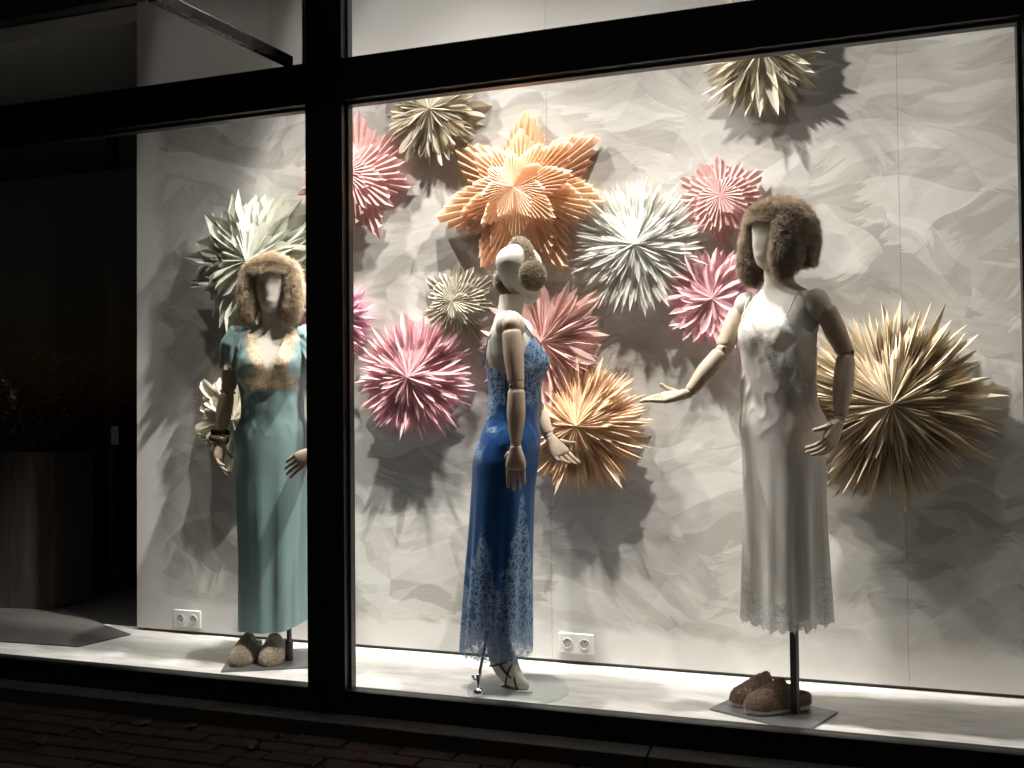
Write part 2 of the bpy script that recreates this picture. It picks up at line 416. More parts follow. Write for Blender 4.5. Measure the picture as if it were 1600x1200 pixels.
for nm, b in (('front_panel', (-h2, h2, -h2, -h2 + .025, 0, .84)), ('back_panel', (-h2, h2, h2 - .025, h2, 0, .84)),
              ('side_panel', (-h2 + .001, -h2 + .025, -h2 + .026, h2 - .026, 0, .84)), ('side_panel', (h2 - .025, h2 - .001, -h2 + .026, h2 - .026, 0, .84))):
    box_obj(nm, b, PLANT, pl, .003)
box_obj('soil', (-h2 + .026, h2 - .026, -h2 + .026, h2 - .026, .02, .78), SAND, pl)
LEAFM = plain('dark_leaf', (.02, .034, .016), .5, .35, 20)
bush = empty('bushy_plant', (-4.07, 1.03, .79), 0, 'loose dark green bushy plant growing in the box planter', 'plant')
nr = np.random.default_rng(5); st = G(); lf = G()
for i in range(60):
    a = nr.uniform(0, 6.28); r_ = nr.uniform(.12, .42); hh = nr.uniform(.25, .62)
    p0 = np.array((nr.uniform(-.1, .1), nr.uniform(-.1, .1), 0)); p2 = p0 + np.array((math.cos(a) * r_, math.sin(a) * r_ * .8, hh)); p1 = (p0 + p2) / 2 + np.array((0, 0, .1))
    pts = [p0, p0 * .6 + p1 * .4, p1, p1 * .5 + p2 * .5 + np.array((0, 0, .02)), p2]
    st.tube(pts, [.004, .003, .003, .002, .0015], 5)
    for k in range(26):
        t = nr.uniform(.35, 1.0); q = p0 * (1 - t)**2 + 2 * p1 * t * (1 - t) + p2 * t * t
        d = nr.normal(0, 1, 3); d /= np.linalg.norm(d); s_ = np.cross(d, nr.normal(0, 1, 3)); s_ /= np.linalg.norm(s_); L = nr.uniform(.025, .05)
        lf.add([q, q + d * L * .5 + s_ * L * .2, q + d * L, q + d * L * .5 - s_ * L * .2], [(0, 1, 2, 3)])
st.build('stem', LEAFM, bush, True); lf.build('foliage', LEAFM, bush)
REDP = plain('dark_red_paint', (.07, .018, .014), .45)
rp = empty('standpipe', (-4.05, 1.5, 0), 0, 'dark red upright pipe behind the planter with a small paper tag', 'pipe')
G().tube([(0, 0, 0.02), (0, 0, 1), (0, 0, 2.9)], .035, 16).build('pipe', REDP, rp, True)
g = G().tube([(0, 0, .0), (0, 0, .06)], .06, 16); g.build('foot_flange', REDP, rp, True)
box_obj('paper_tag', (.035, .09, -.045, -.043, .86, .97), PLASTIC, rp)

# ------------------------------------------------------------------ shop window
sw = empty('shop_window', (0, 0, 0), 0, 'large black-framed shop window with wide post and transom', 'window')
def fr(nm, b, bev=.003): return box_obj(nm, b, FRAME, sw, bev)
XL, XR = -5.4, .611
fr('bottom_rail', (XL, 1.7, 0, .065, -.066, .018))
fr('post', (-1.825, -1.669, -.004, .07, .0185, 2.2195))
fr('post', (-1.825, -1.669, -.004, .07, 2.3815, 3.9))
fr('transom', (XL, 1.7, -.002, .066, 2.22, 2.298)); fr('transom', (XL, 1.7, .001, .066, 2.301, 2.381))
fr('post', (XR, XR + .16, -.004, .07, .0185, 2.2195)); fr('post', (XR, XR + .16, -.004, .07, 2.3815, 3.9))
fr('post', (XL, XL + .16, -.004, .07, .0185, 2.2195)); fr('post', (XL, XL + .16, -.004, .07, 2.3815, 3.9))
fr('head_rail', (XL, 1.7, -.006, .069, 3.902, 4.1))
# sash beads
for i, (a, b) in enumerate(((XL + .1605, -1.8255), (-1.6685, XR - .0005))):
    for (z0, z1) in ((.0185, 2.2195), (2.3815, 3.9)):
        k = .03 if (i == 0 and z0 > 1) else .010
        fr('glazing_bead', (a, a + k, .030, .064, z0, z1), 0); fr('glazing_bead', (b - k, b, .030, .064, z0, z1), 0)
        fr('glazing_bead', (a + k + .0004, b - k - .0004, .030, .064, z1 - .010, z1), 0)
        box_obj('glass_pane', (a + k * .3, b - k * .3, .020, .026, z0 + .002, z1 - .002), GLASS, sw)
o = box_obj('facade_pier', (1.7, 6, -.05, .3, -.12, 6), DARKWALL); setp(o, 'plain dark facade pier to the right of the shop window', 'wall')
o = box_obj('facade_upper_wall', (-14, 1.7, -.05, .068, 4.102, 6), DARKWALL); setp(o, 'dark upper facade wall above the shop window', 'wall')
o = box_obj('facade_left_wall', (-14, XL - .002, -.05, .066, -.12, 4.10), DARKWALL); setp(o, 'dark facade wall at the far left end of the window', 'wall')

# awning above the left pane: side arm and front bar
aw = empty('awning', (-3.4, 0, 2.4), 0, 'black extended awning with front bar and side arm over the left pane', 'awning')
FAB = plain('black_awning_cloth', (.015, .015, .016), .9)
g = G(); pA = np.array((-1.885 + 3.4, -.012, -.012)); pB = np.array((-1.915 + 3.4, -.75, -.062))
d = pB - pA; sx = np.array((.017, 0, 0)); sz = np.array((0, 0, .020))
g.add([pA - sx - sz, pA + sx - sz, pA + sx + sz, pA - sx + sz, pB - sx - sz, pB + sx - sz, pB + sx + sz, pB - sx + sz],
      [(0, 1, 2, 3), (7, 6, 5, 4), (0, 4, 5, 1), (1, 5, 6, 2), (2, 6, 7, 3), (3, 7, 4, 0)])
ALU = plain('black_gloss_arm', (.012, .012, .012), .28, .1)
g.build('side_arm', ALU, aw, bevel=.004)
box_obj('front_bar', (-2.4, 1.47, -.80, -.752, -.082, .10), FRAME, aw, .006)
g = G(); g.add([(-2.4, -.80, .102), (1.47, -.80, .102), (1.47, -.06, .62), (-2.4, -.06, .62), (-2.4, -.80, .106), (1.47, -.80, .106), (1.47, -.06, .624), (-2.4, -.06, .624)],
               [(3, 2, 1, 0), (4, 5, 6, 7), (0, 1, 5, 4), (2, 3, 7, 6), (1, 2, 6, 5), (3, 0, 4, 7)])
g.build('canopy_cloth', FAB, aw)

# ------------------------------------------------------------------ lighting track and spots
tr = box_obj('lighting_track', (-3.0, .9, .145, .185, 3.865, 3.9045), POLE, None, .003)
setp(tr, 'black lighting track on the ceiling just inside the window', 'track')
WHO = ['middle', 'left mannequin', 'right third', 'far left edge, added fill for that end', 'far right edge, added fill for that side']
LAMPGLOW = M('lamp_glow'); LAMPGLOW.p(Base_Color=(1., .9, .75), Emission_Color=(1., .86, .66), Emission_Strength=12.); LAMPGLOW = LAMPGLOW.m
for i, (p, aim, k, left_cut) in enumerate(LAMPS):
    t = empty('spotlight', p, 0, 'black wall-washer spotlight over the %s of the display' % WHO[i], 'spotlight', 'track spotlights')
    G().tube([(0, 0, .02), (0, 0, .08), (0, 0, .14)], .042, 20).build('housing', POLE, t, True)
    G().tube([(0, 0, .14), (0, 0, .65)], .008, 8).build('bracket', POLE, t, True)
    G().tube([(0, 0, .010), (0, 0, .014)], .034, 20).build('lens', LAMPGLOW, t, True)
    # wall-washer optic: the beam thins out towards the near, upper part of the wall
    ld = bpy.data.lights.new('spot_beam', 'SPOT'); ld.energy = LAMP_W * k; ld.spot_size = R(165); ld.spot_blend = .4; ld.shadow_soft_size = .028; ld.color = (1., .965, .90)
    ld.use_nodes = True; lt = ld.node_tree; em_ = lt.nodes['Emission']
    def ln(op, a_, b_=0., c_=None):
        nd = lt.nodes.new('ShaderNodeMath'); nd.operation = op
        for ii, v_ in enumerate((a_, b_, c_)):
            if v_ is None: continue
            if isinstance(v_, bpy.types.NodeSocket): lt.links.new(v_, nd.inputs[ii])
            else: nd.inputs[ii].default_value = v_
        return nd.outputs[0]
    def lr(v_, a0, a1, b0, b1):
        nd = lt.nodes.new('ShaderNodeMapRange'); nd.interpolation_type = 'SMOOTHSTEP'; lt.links.new(v_, nd.inputs[0])
        for ii, q_ in enumerate((a0, a1, b0, b1)): nd.inputs[1 + ii].default_value = q_
        return nd.outputs[0]
    tc = lt.nodes.new('ShaderNodeTexCoord'); sp = lt.nodes.new('ShaderNodeSeparateXYZ'); lt.links.new(tc.outputs['Normal'], sp.inputs[0]); ty = sp.outputs[1]   # ty: towards the wall
    st_ = ln('POWER', ln('ADD', ln('MAXIMUM', ty, .11), .03), -2.45)
    st_ = ln('MULTIPLY', st_, lr(ty, .07, .185, .16, 1.)); st_ = ln('MULTIPLY', st_, lr(ty, -.12, .0, .15, 1.))
    st_ = ln('MULTIPLY', st_, lr(ty, .28, .60, 1., .26)); st_ = ln('MULTIPLY', st_, lr(sp.outputs[0], left_cut - .15, left_cut, .0, 1.))
    av = (Vector(aim) - Vector(p)).normalized(); vd = lt.nodes.new('ShaderNodeVectorMath'); vd.operation = 'DOT_PRODUCT'; lt.links.new(tc.outputs['Normal'], vd.inputs[0]); vd.inputs[1].default_value = av
    st_ = ln('MULTIPLY', st_, lr(vd.outputs['Value'], math.cos(R(82)), math.cos(R(18)), .0, 1.))
    lt.links.new(st_, em_.inputs['Strength'])
    lo = bpy.data.objects.new('spot_beam', ld); COL.objects.link(lo); lo.parent = t; lo.location = (0, 0, -.01)

# ------------------------------------------------------------------ wall sockets
def socket(x, z, label):
    t = empty('double_socket', (x, .642, z), 0, label, 'socket', 'double wall sockets')
    box_obj('cover_plate', (-.074, .074, -.011, -.0005, -.041, .041), PLASTIC, t, .003)
    for s in (-1, 1):
        cx = s * .036; g = G()
        th = np.linspace(0, 2 * math.pi, 28, endpoint=False)
        g.add([(cx + .0215 * math.cos(a), -.0135, .0215 * math.sin(a)) for a in th] + [(cx + .0185 * math.cos(a), -.0135, .0185 * math.sin(a)) for a in th]
              + [(cx + .0175 * math.cos(a), -.0118, .0175 * math.sin(a)) for a in th] + [(cx + .0225 * math.cos(a), -.0108, .0225 * math.sin(a)) for a in th],
              grid_faces(3, 28) + [(i, 84 + i, 84 + (i + 1) % 28, (i + 1) % 28) for i in range(28)] + [tuple(range(56, 84))])
        ins = g.build('socket_insert', PLASTICG, t)
        for (hx, hz) in ((-.0085, -.002), (.0085, -.002), (0, .010)):
            G().tube([(cx + hx, -.0119, hz), (cx + hx, -.0131, hz)], .003, 8).build('pin_hole', DARKMET, ins, True)
socket(-2.848, .073, 'white double wall socket low on the wall near the cream slippers')
socket(-.95, .087, 'white double wall socket low on the wall right of the blue dress')

# ------------------------------------------------------------------ paper rosettes
def petal_mesh(name, mat, prof, w_, fold, bend):
    """a folded paper petal, unit length along +X; prof = [(t, half width)]"""
    V, F = [], []
    for t, hw in prof:
        z = bend * t * t; y = hw * w_ * .5
        V += [(t, y, z + fold * hw * w_), (t, 0, z), (t, -y, z + fold * hw * w_)]
    for i in range(len(prof) - 1):
        a = 3 * i; F += [(a, a + 1, a + 4, a + 3), (a + 1, a + 2, a + 5, a + 4)]
    me = bpy.data.meshes.new(name); me.from_pydata(V, [], F); me.materials.append(mat); me.update(); return me
LANCE = [(0, .12), (.2, .45), (.45, .85), (.68, 1.), (.86, .72), (1, .03)]
SPEAR = [(0, .15), (.25, .5), (.55, 1.), (.8, .62), (1, .02)]
KITE = [(0, .1), (.35, .55), (.66, 1.), (.74, .92), (1, .02)]
BLUNT = [(0, .12), (.2, .5), (.5, .9), (.8, 1.), (.93, .8), (1, .25)]

def place(me, name, parent, root, al, el, L, wscale, roll):
    """petal from root, azimuth al in the wall plane, elevation el away from the wall"""
    d = Vector((math.cos(al) * math.cos(el), -math.sin(el), math.sin(al) * math.cos(el)))
    up = Vector((-math.cos(al) * math.sin(el), -math.cos(el), -math.sin(al) * math.sin(el)))   # away from the wall
    s = d.cross(up); q = Matrix.Rotation(roll, 3, d); up = q @ up; s = q @ s
    ob = bpy.data.objects.new(name, me); COL.objects.link(ob); ob.parent = parent
    m = Matrix.Identity(4)
    for i in range(3): m[i][0] = d[i] * L; m[i][1] = s[i] * L * wscale; m[i][2] = up[i] * L * wscale; m[i][3] = root[i]
    ob.matrix_basis = m; return ob

def dahlia(nm, x, z, Rr, mat, n, label, seed, prof=LANCE, w_=.14, fold=.45, bend=.05, emax=44, short=.55, roll=20, rollj=35, depth=.02, elmin=3, dome=.33, rin=None):
    Rr = Rr * 1.1; rin = roll if rin is None else rin; inner = G()
    rg = random.Random(seed)
    t = empty(nm, (x, .637, z), 0, label, 'paper flower', 'paper flowers on the display wall')
    mes = [petal_mesh('petal', mat, prof, w_ * k, fold * f_, bend * b_) for k, f_, b_ in ((.85, 1.2, .5), (1., 1., 1.), (1.15, .8, 1.6), (1., 1.4, -.6))]
    for i in range(n):
        u = (i + .5) / n; el = R(-1 - emax * .32 * u + rg.uniform(-6, 7)); al = i * 2.399963 + rg.uniform(-.16, .16)
        L = Rr * (1 - short * u ** 1.45) * rg.uniform(.78, 1.05)
        if u < .3: L *= rg.choice((1., 1., .9, 1.03))
        rl = rg.choice((-1, 1)) * (roll + (rin - roll) * u) + rg.uniform(-rollj, rollj) * (1 - .4 * u)
        me = rg.choice(mes); ob = place(me, 'petal', t, (0, -.012 - dome * Rr * (.22 + .78 * u), 0), al, el, L, rg.uniform(.85, 1.15) * (1 + .3 * u), R(rl))
        if i >= 290:                                                   # the small inner ones are joined
            mm = ob.matrix_basis.copy(); bpy.data.objects.remove(ob)
            inner.add([tuple(mm @ v.co) for v in me.vertices], [tuple(p.vertices) for p in me.polygons])
    if inner.v: setp(inner.build('inner_petals', mat, t), kind='stuff')
    # paper dome added under the petals to brighten the dark gaps
    g = G(); th = np.linspace(0, 2 * math.pi, 24, endpoint=False); V = []
    for k, hh in ((.50, 0.), (.42, .16), (.30, .28), (.16, .35), (.03, .375)):
        V += [(Rr * k * math.cos(a), -.004 - dome * Rr * hh * 2.45, Rr * k * math.sin(a)) for a in th]
    g.add(V, grid_faces(5, 24) + [tuple(range(96, 120))])
    g.build('gap_fill_core', mat, t); return t

def fan_mesh(mat, span, m_, tipdrop, h, jag, seed):
    """one pleated paper fan: unit radius, tip along +X, zigzag folds"""
    rg = random.Random(seed); V, F = [], []; k = 2 * m_ + 1; ss = (.04, .35, .7, 1.)
    for j in range(k):
        u = 2 * j / (k - 1) - 1; a = u * span / 2
        r_ = (1 - tipdrop * abs(u) ** .9) * (1 if j % 2 == 0 else 1 - jag) * rg.uniform(.965, 1.02)
        for s in ss:
            V.append((r_ * s * math.cos(a), r_ * s * math.sin(a), (h if j % 2 else -h) * s * r_ + .05 * (s * r_) ** 2 * (1 - u * u)))
    q = len(ss)
    for j in range(k - 1):
        for i in range(q - 1): F.append((j * q + i, j * q + i + 1, (j + 1) * q + i + 1, (j + 1) * q + i))
    me = bpy.data.meshes.new('paper_fan'); me.from_pydata(V, [], F); me.materials.append(mat); me.update(); return me

def pleated(nm, x, z, Rr, mat, label, seed, lobes=7,  layers=((1., 4), (.84, 5), (.62, 6), (.40, 7)), pleats=5, tipdrop=.42, h=.035, jag=.05, rot=90, over=1.15, stag=(0, .5, 0, .5), spans=(.80, .92, 1., 1.05)):
    rg = random.Random(seed)
    t = empty(nm, (x, .637, z), 0, label, 'paper flower', 'paper flowers on the display wall')
    for li, (k, el) in enumerate(layers):
        mes = [fan_mesh(mat, 2 * math.pi / lobes * over * spans[li], pleats, tipdrop, h, jag, seed + li * 7 + q) for q in range(3)]
        for j in range(lobes):
            al = R(rot) + 2 * math.pi * (j + stag[li]) / lobes + rg.uniform(-.08, .08)
            place(rg.choice(mes), 'paper_fan', t, (0, -.03 - .13 * Rr * li, 0), al, R(-el + rg.uniform(-4, 5)), Rr * k * rg.uniform(.9, 1.06), 1., R(rg.uniform(-9, 9)))
    g = G(); th = np.linspace(0, 2 * math.pi, 20, endpoint=False); rr = Rr * .2
    g.add([(rr * math.cos(a), 0, rr * math.sin(a)) for a in th] + [(rr * .7 * math.cos(a), -.012, rr * .7 * math.sin(a)) for a in th], grid_faces(2, 20) + [tuple(range(20, 40))])
    g.build('backing_card', mat, t); return t

P_SAGE = mat_paper('sage_paper', (.54, .55, .47)); P_CREAM = mat_paper('cream_paper', (.80, .76, .64)); P_DUST = mat_paper('dusty_rose_paper', (.74, .48, .46))
P_LIL = mat_paper('lilac_pink_paper', (.92, .60, .70), .42); P_OLT = mat_paper('khaki_paper', (.68, .62, .51)); P_PEACH = mat_paper('peach_paper', (.95, .68, .50), .42)
P_OLM = mat_paper('olive_grey_paper', (.50, .46, .375)); P_PINK = mat_paper('coral_pink_paper', (.96, .63, .67), .5); P_MAUV = mat_paper('rose_beige_paper', (.82, .58, .54), .38)
P_OR = mat_paper('apricot_paper', (.94, .70, .51), .46); P_WHITE = mat_paper('ivory_paper', (.95, .92, .84), .55); P_BEI = mat_paper('beige_paper', (.82, .77, .64))
P_TAN = mat_paper('tan_paper', (.63, .54, .40), .22)

dahlia('paper_flower', -2.424, 1.735, .35, P_SAGE, 130, 'large sage grey flower of broad kite petals behind the left fur hat', 11, KITE, .24, .35, .04, 40, .5, 15, 45)
dahlia('paper_flower', -2.525, 1.018, .24, P_CREAM, 80, 'small cream flower half hidden behind the aqua dress and bangles', 12, BLUNT, .20, .5, .05, 42, .5, 15, 40)
pleated('paper_flower', -1.923, 2.088, .30, P_DUST, 'dusty rose pleated flower cut by the wide window post', 13, 7, pleats=6)
dahlia('paper_flower', -2.029, 1.458, .185, P_LIL, 290, 'small lilac pink flower mostly behind the window post', 14, LANCE, .13, .5, .06, roll=25, rin=60, dome=.21)
dahlia('paper_flower', -1.547, 2.343, .225, P_OLT, 290, 'khaki spiky flower under the transom above the pink one', 15, BLUNT, .12, .5, -.06, 44, .58, 30, rin=60)
pleated('paper_flower', -1.145, 1.953, .385, P_PEACH, 'big peach pleated star flower above the earmuff mannequin', 16, 7, ((1.06, 2), (.82, 3), (.62, 4), (.40, 5)), 9, .38, .05, .08, stag=(0, .04, .5, 0), spans=(.84, .76, .85, .95))
pleated('paper_flower', -1.445, 1.512, .195, P_OLM, 'small olive grey pleated flower left of the earmuff mannequin', 17, 7, ((1., 5), (.85, 6), (.66, 7), (.44, 8)), 6, .45, .035, .07)
dahlia('paper_flower', -1.657, 1.193, .265, P_PINK, 720, 'round coral pink dahlia left of the blue dress', 18, LANCE, .085, .3, .07, 50, .62, 25, 32, rin=35, dome=.28)
dahlia('paper_flower', -1.063, 1.327, .28, P_MAUV, 170, 'rose beige flower with large leaf petals behind the blue dress bodice', 19, LANCE, .17, .28, .05, 40, .5, 30, 40, rin=60, dome=.21)
dahlia('paper_flower', -.917, .982, .27, P_OR, 720, 'apricot orange dahlia beside the open wooden hand', 20, LANCE, .08, .3, .03, 48, .6, 45, 30, rin=45, dome=.28)
dahlia('paper_flower', -.67, 1.702, .265, P_WHITE, 780, 'ivory white spiky dahlia in the middle of the wall', 21, LANCE, .072, .28, .05, 50, .6, 25, 30, rin=20, dome=.28)
dahlia('paper_flower', -.173, 2.425, .245, P_BEI, 260, 'beige pointed flower at the top right cut by the transom', 22, SPEAR, .14, .4, .06, 44, .5, 25, 35, rin=55)
pleated('paper_flower', -.335, 1.869, .195, P_DUST, 'dusty rose pleated star flower left of the right fur hat', 23, 6, ((1., 4), (.88, 5), (.70, 6), (.48, 7)), 6, .42, .032, .06)
dahlia('paper_flower', -.375, 1.478, .195, P_PINK, 150, 'bright coral flower with loose broad petals behind the right mannequin shoulder', 24, LANCE, .20, .3, .16, 46, .5, 10, 30, dome=.22)
dahlia('paper_flower', .262, 1.056, .365, P_TAN, 640, 'largest flower, tan spiky dahlia at the far right', 25, LANCE, .078, .35, .02, 50, .62, 50, 30, rin=80)

# ------------------------------------------------------------------ mannequins
BODY = [(.78, .150, .108, .012), (.90, .163, .118, .02), (.98, .152, .110, .014), (1.05, .126, .092, .003), (1.11, .114, .082, -.002), (1.17, .119, .088, -.004),
        (1.23, .130, .097, -.003), (1.29, .138, .100, .002), (1.345, .146, .092, .010), (1.385, .158, .078, .016), (1.41, .154, .066, .019), (1.43, .124, .057, .02),
        (1.45, .084, .052, .02), (1.47, .058, .050, .015), (1.50, .050, .049, .008), (1.57, .047, .049, -.002)]
def bust(X, Y, Z, amp=.040):
    front = sstep(.02, -.05, Y)
    return -front * amp * (np.exp(-((X - .062) / .054) ** 2) + np.exp(-((X + .062) / .054) ** 2)) * np.exp(-((Z - 1.275) / np.where(Z > 1.275, .075, .055)) ** 2)

def body_grid(zs, nt_, keys=BODY, off=0., amp=.040):
    K = hermite(keys, zs); th = np.linspace(0, 2 * math.pi, nt_, endpoint=False)
    X = (K[:, 0:1] + off) * np.cos(th); Y = K[:, 2:3] + (K[:, 1:2] + off) * np.sin(th); Z = np.repeat(zs[:, None], nt_, 1)
    Y = Y + bust(X, Y, Z, amp)
    return X, Y, Z, th

def grid_obj(name, X, Y, Z, mat, parent, keep=None, attrs=None, smooth=True):
    nz, nt_ = X.shape; V = np.stack([X, Y, Z], -1).reshape(-1, 3)
    F = np.array(grid_faces(nz, nt_))
    if keep is not None:
        c = V[F].mean(1); F = F[keep(c)]
    g = G(); g.v = list(map(tuple, V.tolist())); g.f = list(map(tuple, F.tolist()))
    for k, a in (attrs or {}).items(): g.a[k] = a.reshape(-1)
    return g.build(name, mat, parent, smooth)

def head_mesh(parent, zc, yaw, fwd=0.):
    """smooth featureless mannequin head with a faint nose ridge"""
    ks = [(0, .012, .014, -.040), (.05, .030, .034, -.036), (.15, .046, .056, -.026), (.3, .060, .076, -.012), (.5, .072, .091, 0), (.68, .075, .095, .006), (.82, .066, .083, .008), (.92, .047, .058, .009), (.975, .026, .031, .01), (1., .006, .008, .01)]
    t = np.linspace(0, 1, 46); K = hermite(ks, t); th = np.linspace(0, 2 * math.pi, 56, endpoint=False)
    X = K[:, 0:1] * np.cos(th); Y = K[:, 2:3] + K[:, 1:2] * np.sin(th); T = np.repeat(t[:, None], 56, 1)
    fr_ = sstep(.0, -.05, Y)
    Y = Y - fr_ * (.005 * np.exp(-(X / .014) ** 2) * np.exp(-((T - .40) / .13) ** 2) + .003 * np.exp(-(X / .02) ** 2) * np.exp(-((T - .2) / .05) ** 2))
    Y = Y + fr_ * .003 * (np.exp(-((X - .03) / .016) ** 2) + np.exp(-((X + .03) / .016) ** 2)) * np.exp(-((T - .52) / .08) ** 2)
    Z = (T - .5) * .228
    c, s = math.cos(yaw), math.sin(yaw)
    V = np.stack([X * c - Y * s, X * s + Y * c - fwd, Z + zc], -1).reshape(-1, 3)
    F = grid_faces(46, 56) + [tuple(range(56))[::-1], tuple(range(45 * 56, 46 * 56))]
    return G().add(V, F).build('head', LINEN, parent, True)

def limb(name, parent, p0, p1, r0, rm, r1, mat=WOOD):
    p0, p1 = np.array(p0), np.array(p1); ts = (0, .12, .3, .5, .7, .88, 1)
    rs = np.interp(ts, (0, .3, .5, 1), (r0, max(r0, rm), rm, r1))
    return G().tube([p0 + (p1 - p0) * t for t in ts], rs, 20).build(name, mat, parent, True)

def hand(parent, wrist, d, nrm, side, sc=1., curl=(10, 14, 14), spread=5, thumb=38, curls=None):
    """jointed wooden hand: d = finger direction, nrm = palm normal, side = +1/-1 which way the thumb lies along d x nrm"""
    wrist = np.array(wrist, float); d = np.array(d, float); d /= np.linalg.norm(d); nrm = np.array(nrm, float); nrm -= d * (nrm @ d); nrm /= np.linalg.norm(nrm)
    s = np.cross(d, nrm) * side                                     # towards the thumb
    Lp = .088 * sc; ks = [(0, .019, .018), (.2, .024, .017), (.5, .034, .0165), (.8, .039, .015), (1, .038, .012)]
    t = np.linspace(0, 1, 10); K = hermite(ks, t) * sc; th = np.linspace(0, 2 * math.pi, 18, endpoint=False)
    V = []
    for i in range(10):
        c = wrist + d * Lp * t[i]
        for a in th: V.append(c + s * K[i, 0] * np.sign(math.cos(a)) * abs(math.cos(a)) ** .75 + nrm * K[i, 1] * np.sign(math.sin(a)) * abs(math.sin(a)) ** .85)
    g = G().add(V, grid_faces(10, 18) + [tuple(range(18))[::-1], tuple(range(162, 180))])
    h_ = g.build('hand', WOOD, parent, True)
    lens = (.066, .076, .070, .054); offs = (.029, .010, -.010, -.028)
    def finger(base, dd, L, r_, cl, ax_n):
        pts = [base]; cur = dd.copy(); seg = (.44, .31, .25); rr = [r_]
        for k in range(3):
            a = R(cl[k]); ax = np.cross(cur, ax_n); ax /= np.linalg.norm(ax)
            cur = cur * math.cos(a) + np.cross(ax, cur) * math.sin(a)
            pts.append(pts[-1] + cur * L * seg[k] * .5); pts.append(pts[-1] + cur * L * seg[k] * .5); rr += [r_ * (1. - .08 * k), r_ * (.90 - .1 * k)]
        G().tube(pts, rr, 10).build('finger', WOOD, h_, True)
    for k in range(4):
        a = R(spread * (1.5 - k)) * .5; dd = d * math.cos(a) + s * math.sin(a)
        cl = curls[k] if curls else curl
        finger(wrist + d * Lp * (.97 - (.06 if k == 3 else 0)) + s * offs[k] * sc, dd, lens[k] * sc, .0084 * sc, cl, nrm)
    a = R(thumb); dd = d * math.cos(a) + s * math.sin(a) + nrm * .25; dd /= np.linalg.norm(dd)
    finger(wrist + d * Lp * .32 + s * .027 * sc + nrm * .004, dd, .062 * sc, .0095 * sc, (0, 12, 12), nrm)
    return h_

def arm(man, inv, sh, el, wr, kn, nrm, side, curl=(10, 14, 14), curls=None, spread=5, sc=1., ball=False):
    L = lambda p: np.array(inv @ Vector(p))
    sh, el, wr, kn = L(sh), L(el), L(wr), L(kn); nl = np.array(inv.to_3x3() @ Vector(nrm))
    inw = np.array((-math.copysign(1., sh[0]), 0, 0))
    V, F = ellipsoid(sh + inw * .022 + np.array((0, .004, -.004)), (.046, .052, .056) if not ball else (.034, .056, .060)); G().add(V, F).build('shoulder_cap', LINEN, man, True)
    if ball: V, F = ellipsoid(sh, (.032, .034, .036)); G().add(V, F).build('shoulder_ball', WOOD, man, True)
    u = (el - sh) / np.linalg.norm(el - sh); w2 = (wr - el) / np.linalg.norm(wr - el)
    limb('upper_arm', man, sh + u * .035, el - u * .022, .036, .037, .031)
    G().tube([el - w2 * .012, el + w2 * .004], .0275, 16).build('elbow_joint', WOOD, man, True)
    ax_ = np.cross(u, w2); ax_ = ax_ / (np.linalg.norm(ax_) + 1e-9) if np.linalg.norm(ax_) > .05 else np.array((1., 0, 0))
    G().tube([el - ax_ * .0285, el + ax_ * .0285], .0055, 10).build('pivot_pin', DARKMET, man, True)
    G().tube([el - u * .0235, el - u * .0205], .0285, 18).build('joint_gap', DARKMET, man, True)
    G().tube([wr - w2 * .0165, wr - w2 * .0145], .0195, 16).build('joint_gap', DARKMET, man, True)
    limb('forearm', man, el + w2 * .026, wr - w2 * .016, .0315, .034, .0225)
    dd = (kn - wr) / np.linalg.norm(kn - wr)
    G().tube([wr - w2 * .004, wr + dd * .006], .0185, 14).build('wrist_joint', WOOD, man, True)
    return hand(man, wr + dd * .010, dd, nl, side, sc, curl, spread, 38, curls)

def mannequin(loc, yaw, zscale, hyaw, label, headlift=0., fwd=0., slim=(1.31, 1.24)):
    t = empty('mannequin', loc, yaw, label, 'mannequin', 'dressed mannequins in the window')
    zs = np.linspace(1.0, 1.545, 80); X, Y, Z, th = body_grid(zs, 72, off=0, amp=.024)
    kk = 1 - .09 * sstep(slim[0], slim[1], Z); X = X * kk; Y = Y * kk
    o = grid_obj('torso', X, Y, Z, LINEN, t); o.scale = (1, 1, zscale)
    zc = 1.545 * zscale + .084 + headlift
    h_ = head_mesh(t, zc, hyaw, fwd)
    inv = (Matrix.Translation(Vector(loc)) @ Matrix.Rotation(yaw, 4, 'Z')).inverted()
    return t, inv, zc

def fabric_folds(th, Z, seed, ztop, zbot, amp, ks=(5, 7, 9, 13)):
    rg = np.random.default_rng(seed); d = 0
    for k in ks:
        ph = rg.uniform(0, 6.28); tw = rg.uniform(-1.2, 1.2); d = d + rg.uniform(.5, 1.) * np.cos(k * th[None, :] + ph + tw * Z) / (k ** .5) * 1.6
    ridge = np.sign(d) * np.abs(d) ** .8
    return amp * ridge * sstep(ztop, zbot, Z) ** .8

def dress_grid(zs, nt_, skirt, off, amp=.040, waist=0., hipmax=.2):
    """bodice follows the body, skirt keys take over below the hip"""
    keys = [k for k in skirt if k[0] < .97] + [(k[0], max(min(k[1], hipmax), waist if k[0] < 1.25 else 0), max(k[2], .094 if waist and k[0] < 1.25 else 0), k[3]) for k in BODY if k[0] > .97]
    return body_grid(zs, nt_, keys, off, amp)

def drape(X, Y, Z, seed, amp, scale=(9, 9, 5)):
    """soft diagonal wrinkles"""
    Q = np.stack([X * scale[0] + Z * 3.1, Y * scale[1], Z * scale[2] - X * 4.], -1)
    n1 = vnoise(Q, 1.6, seed) - .5; n2 = np.abs(vnoise(Q, 3.1, seed + 3) - .5)
    return amp * (n1 * 1.2 - n2 * 1.1 + .45)

def push(X, Y, cy, dsp):
    a = np.arctan2(Y - cy, X); return X + np.cos(a) * dsp, Y + np.sin(a) * dsp

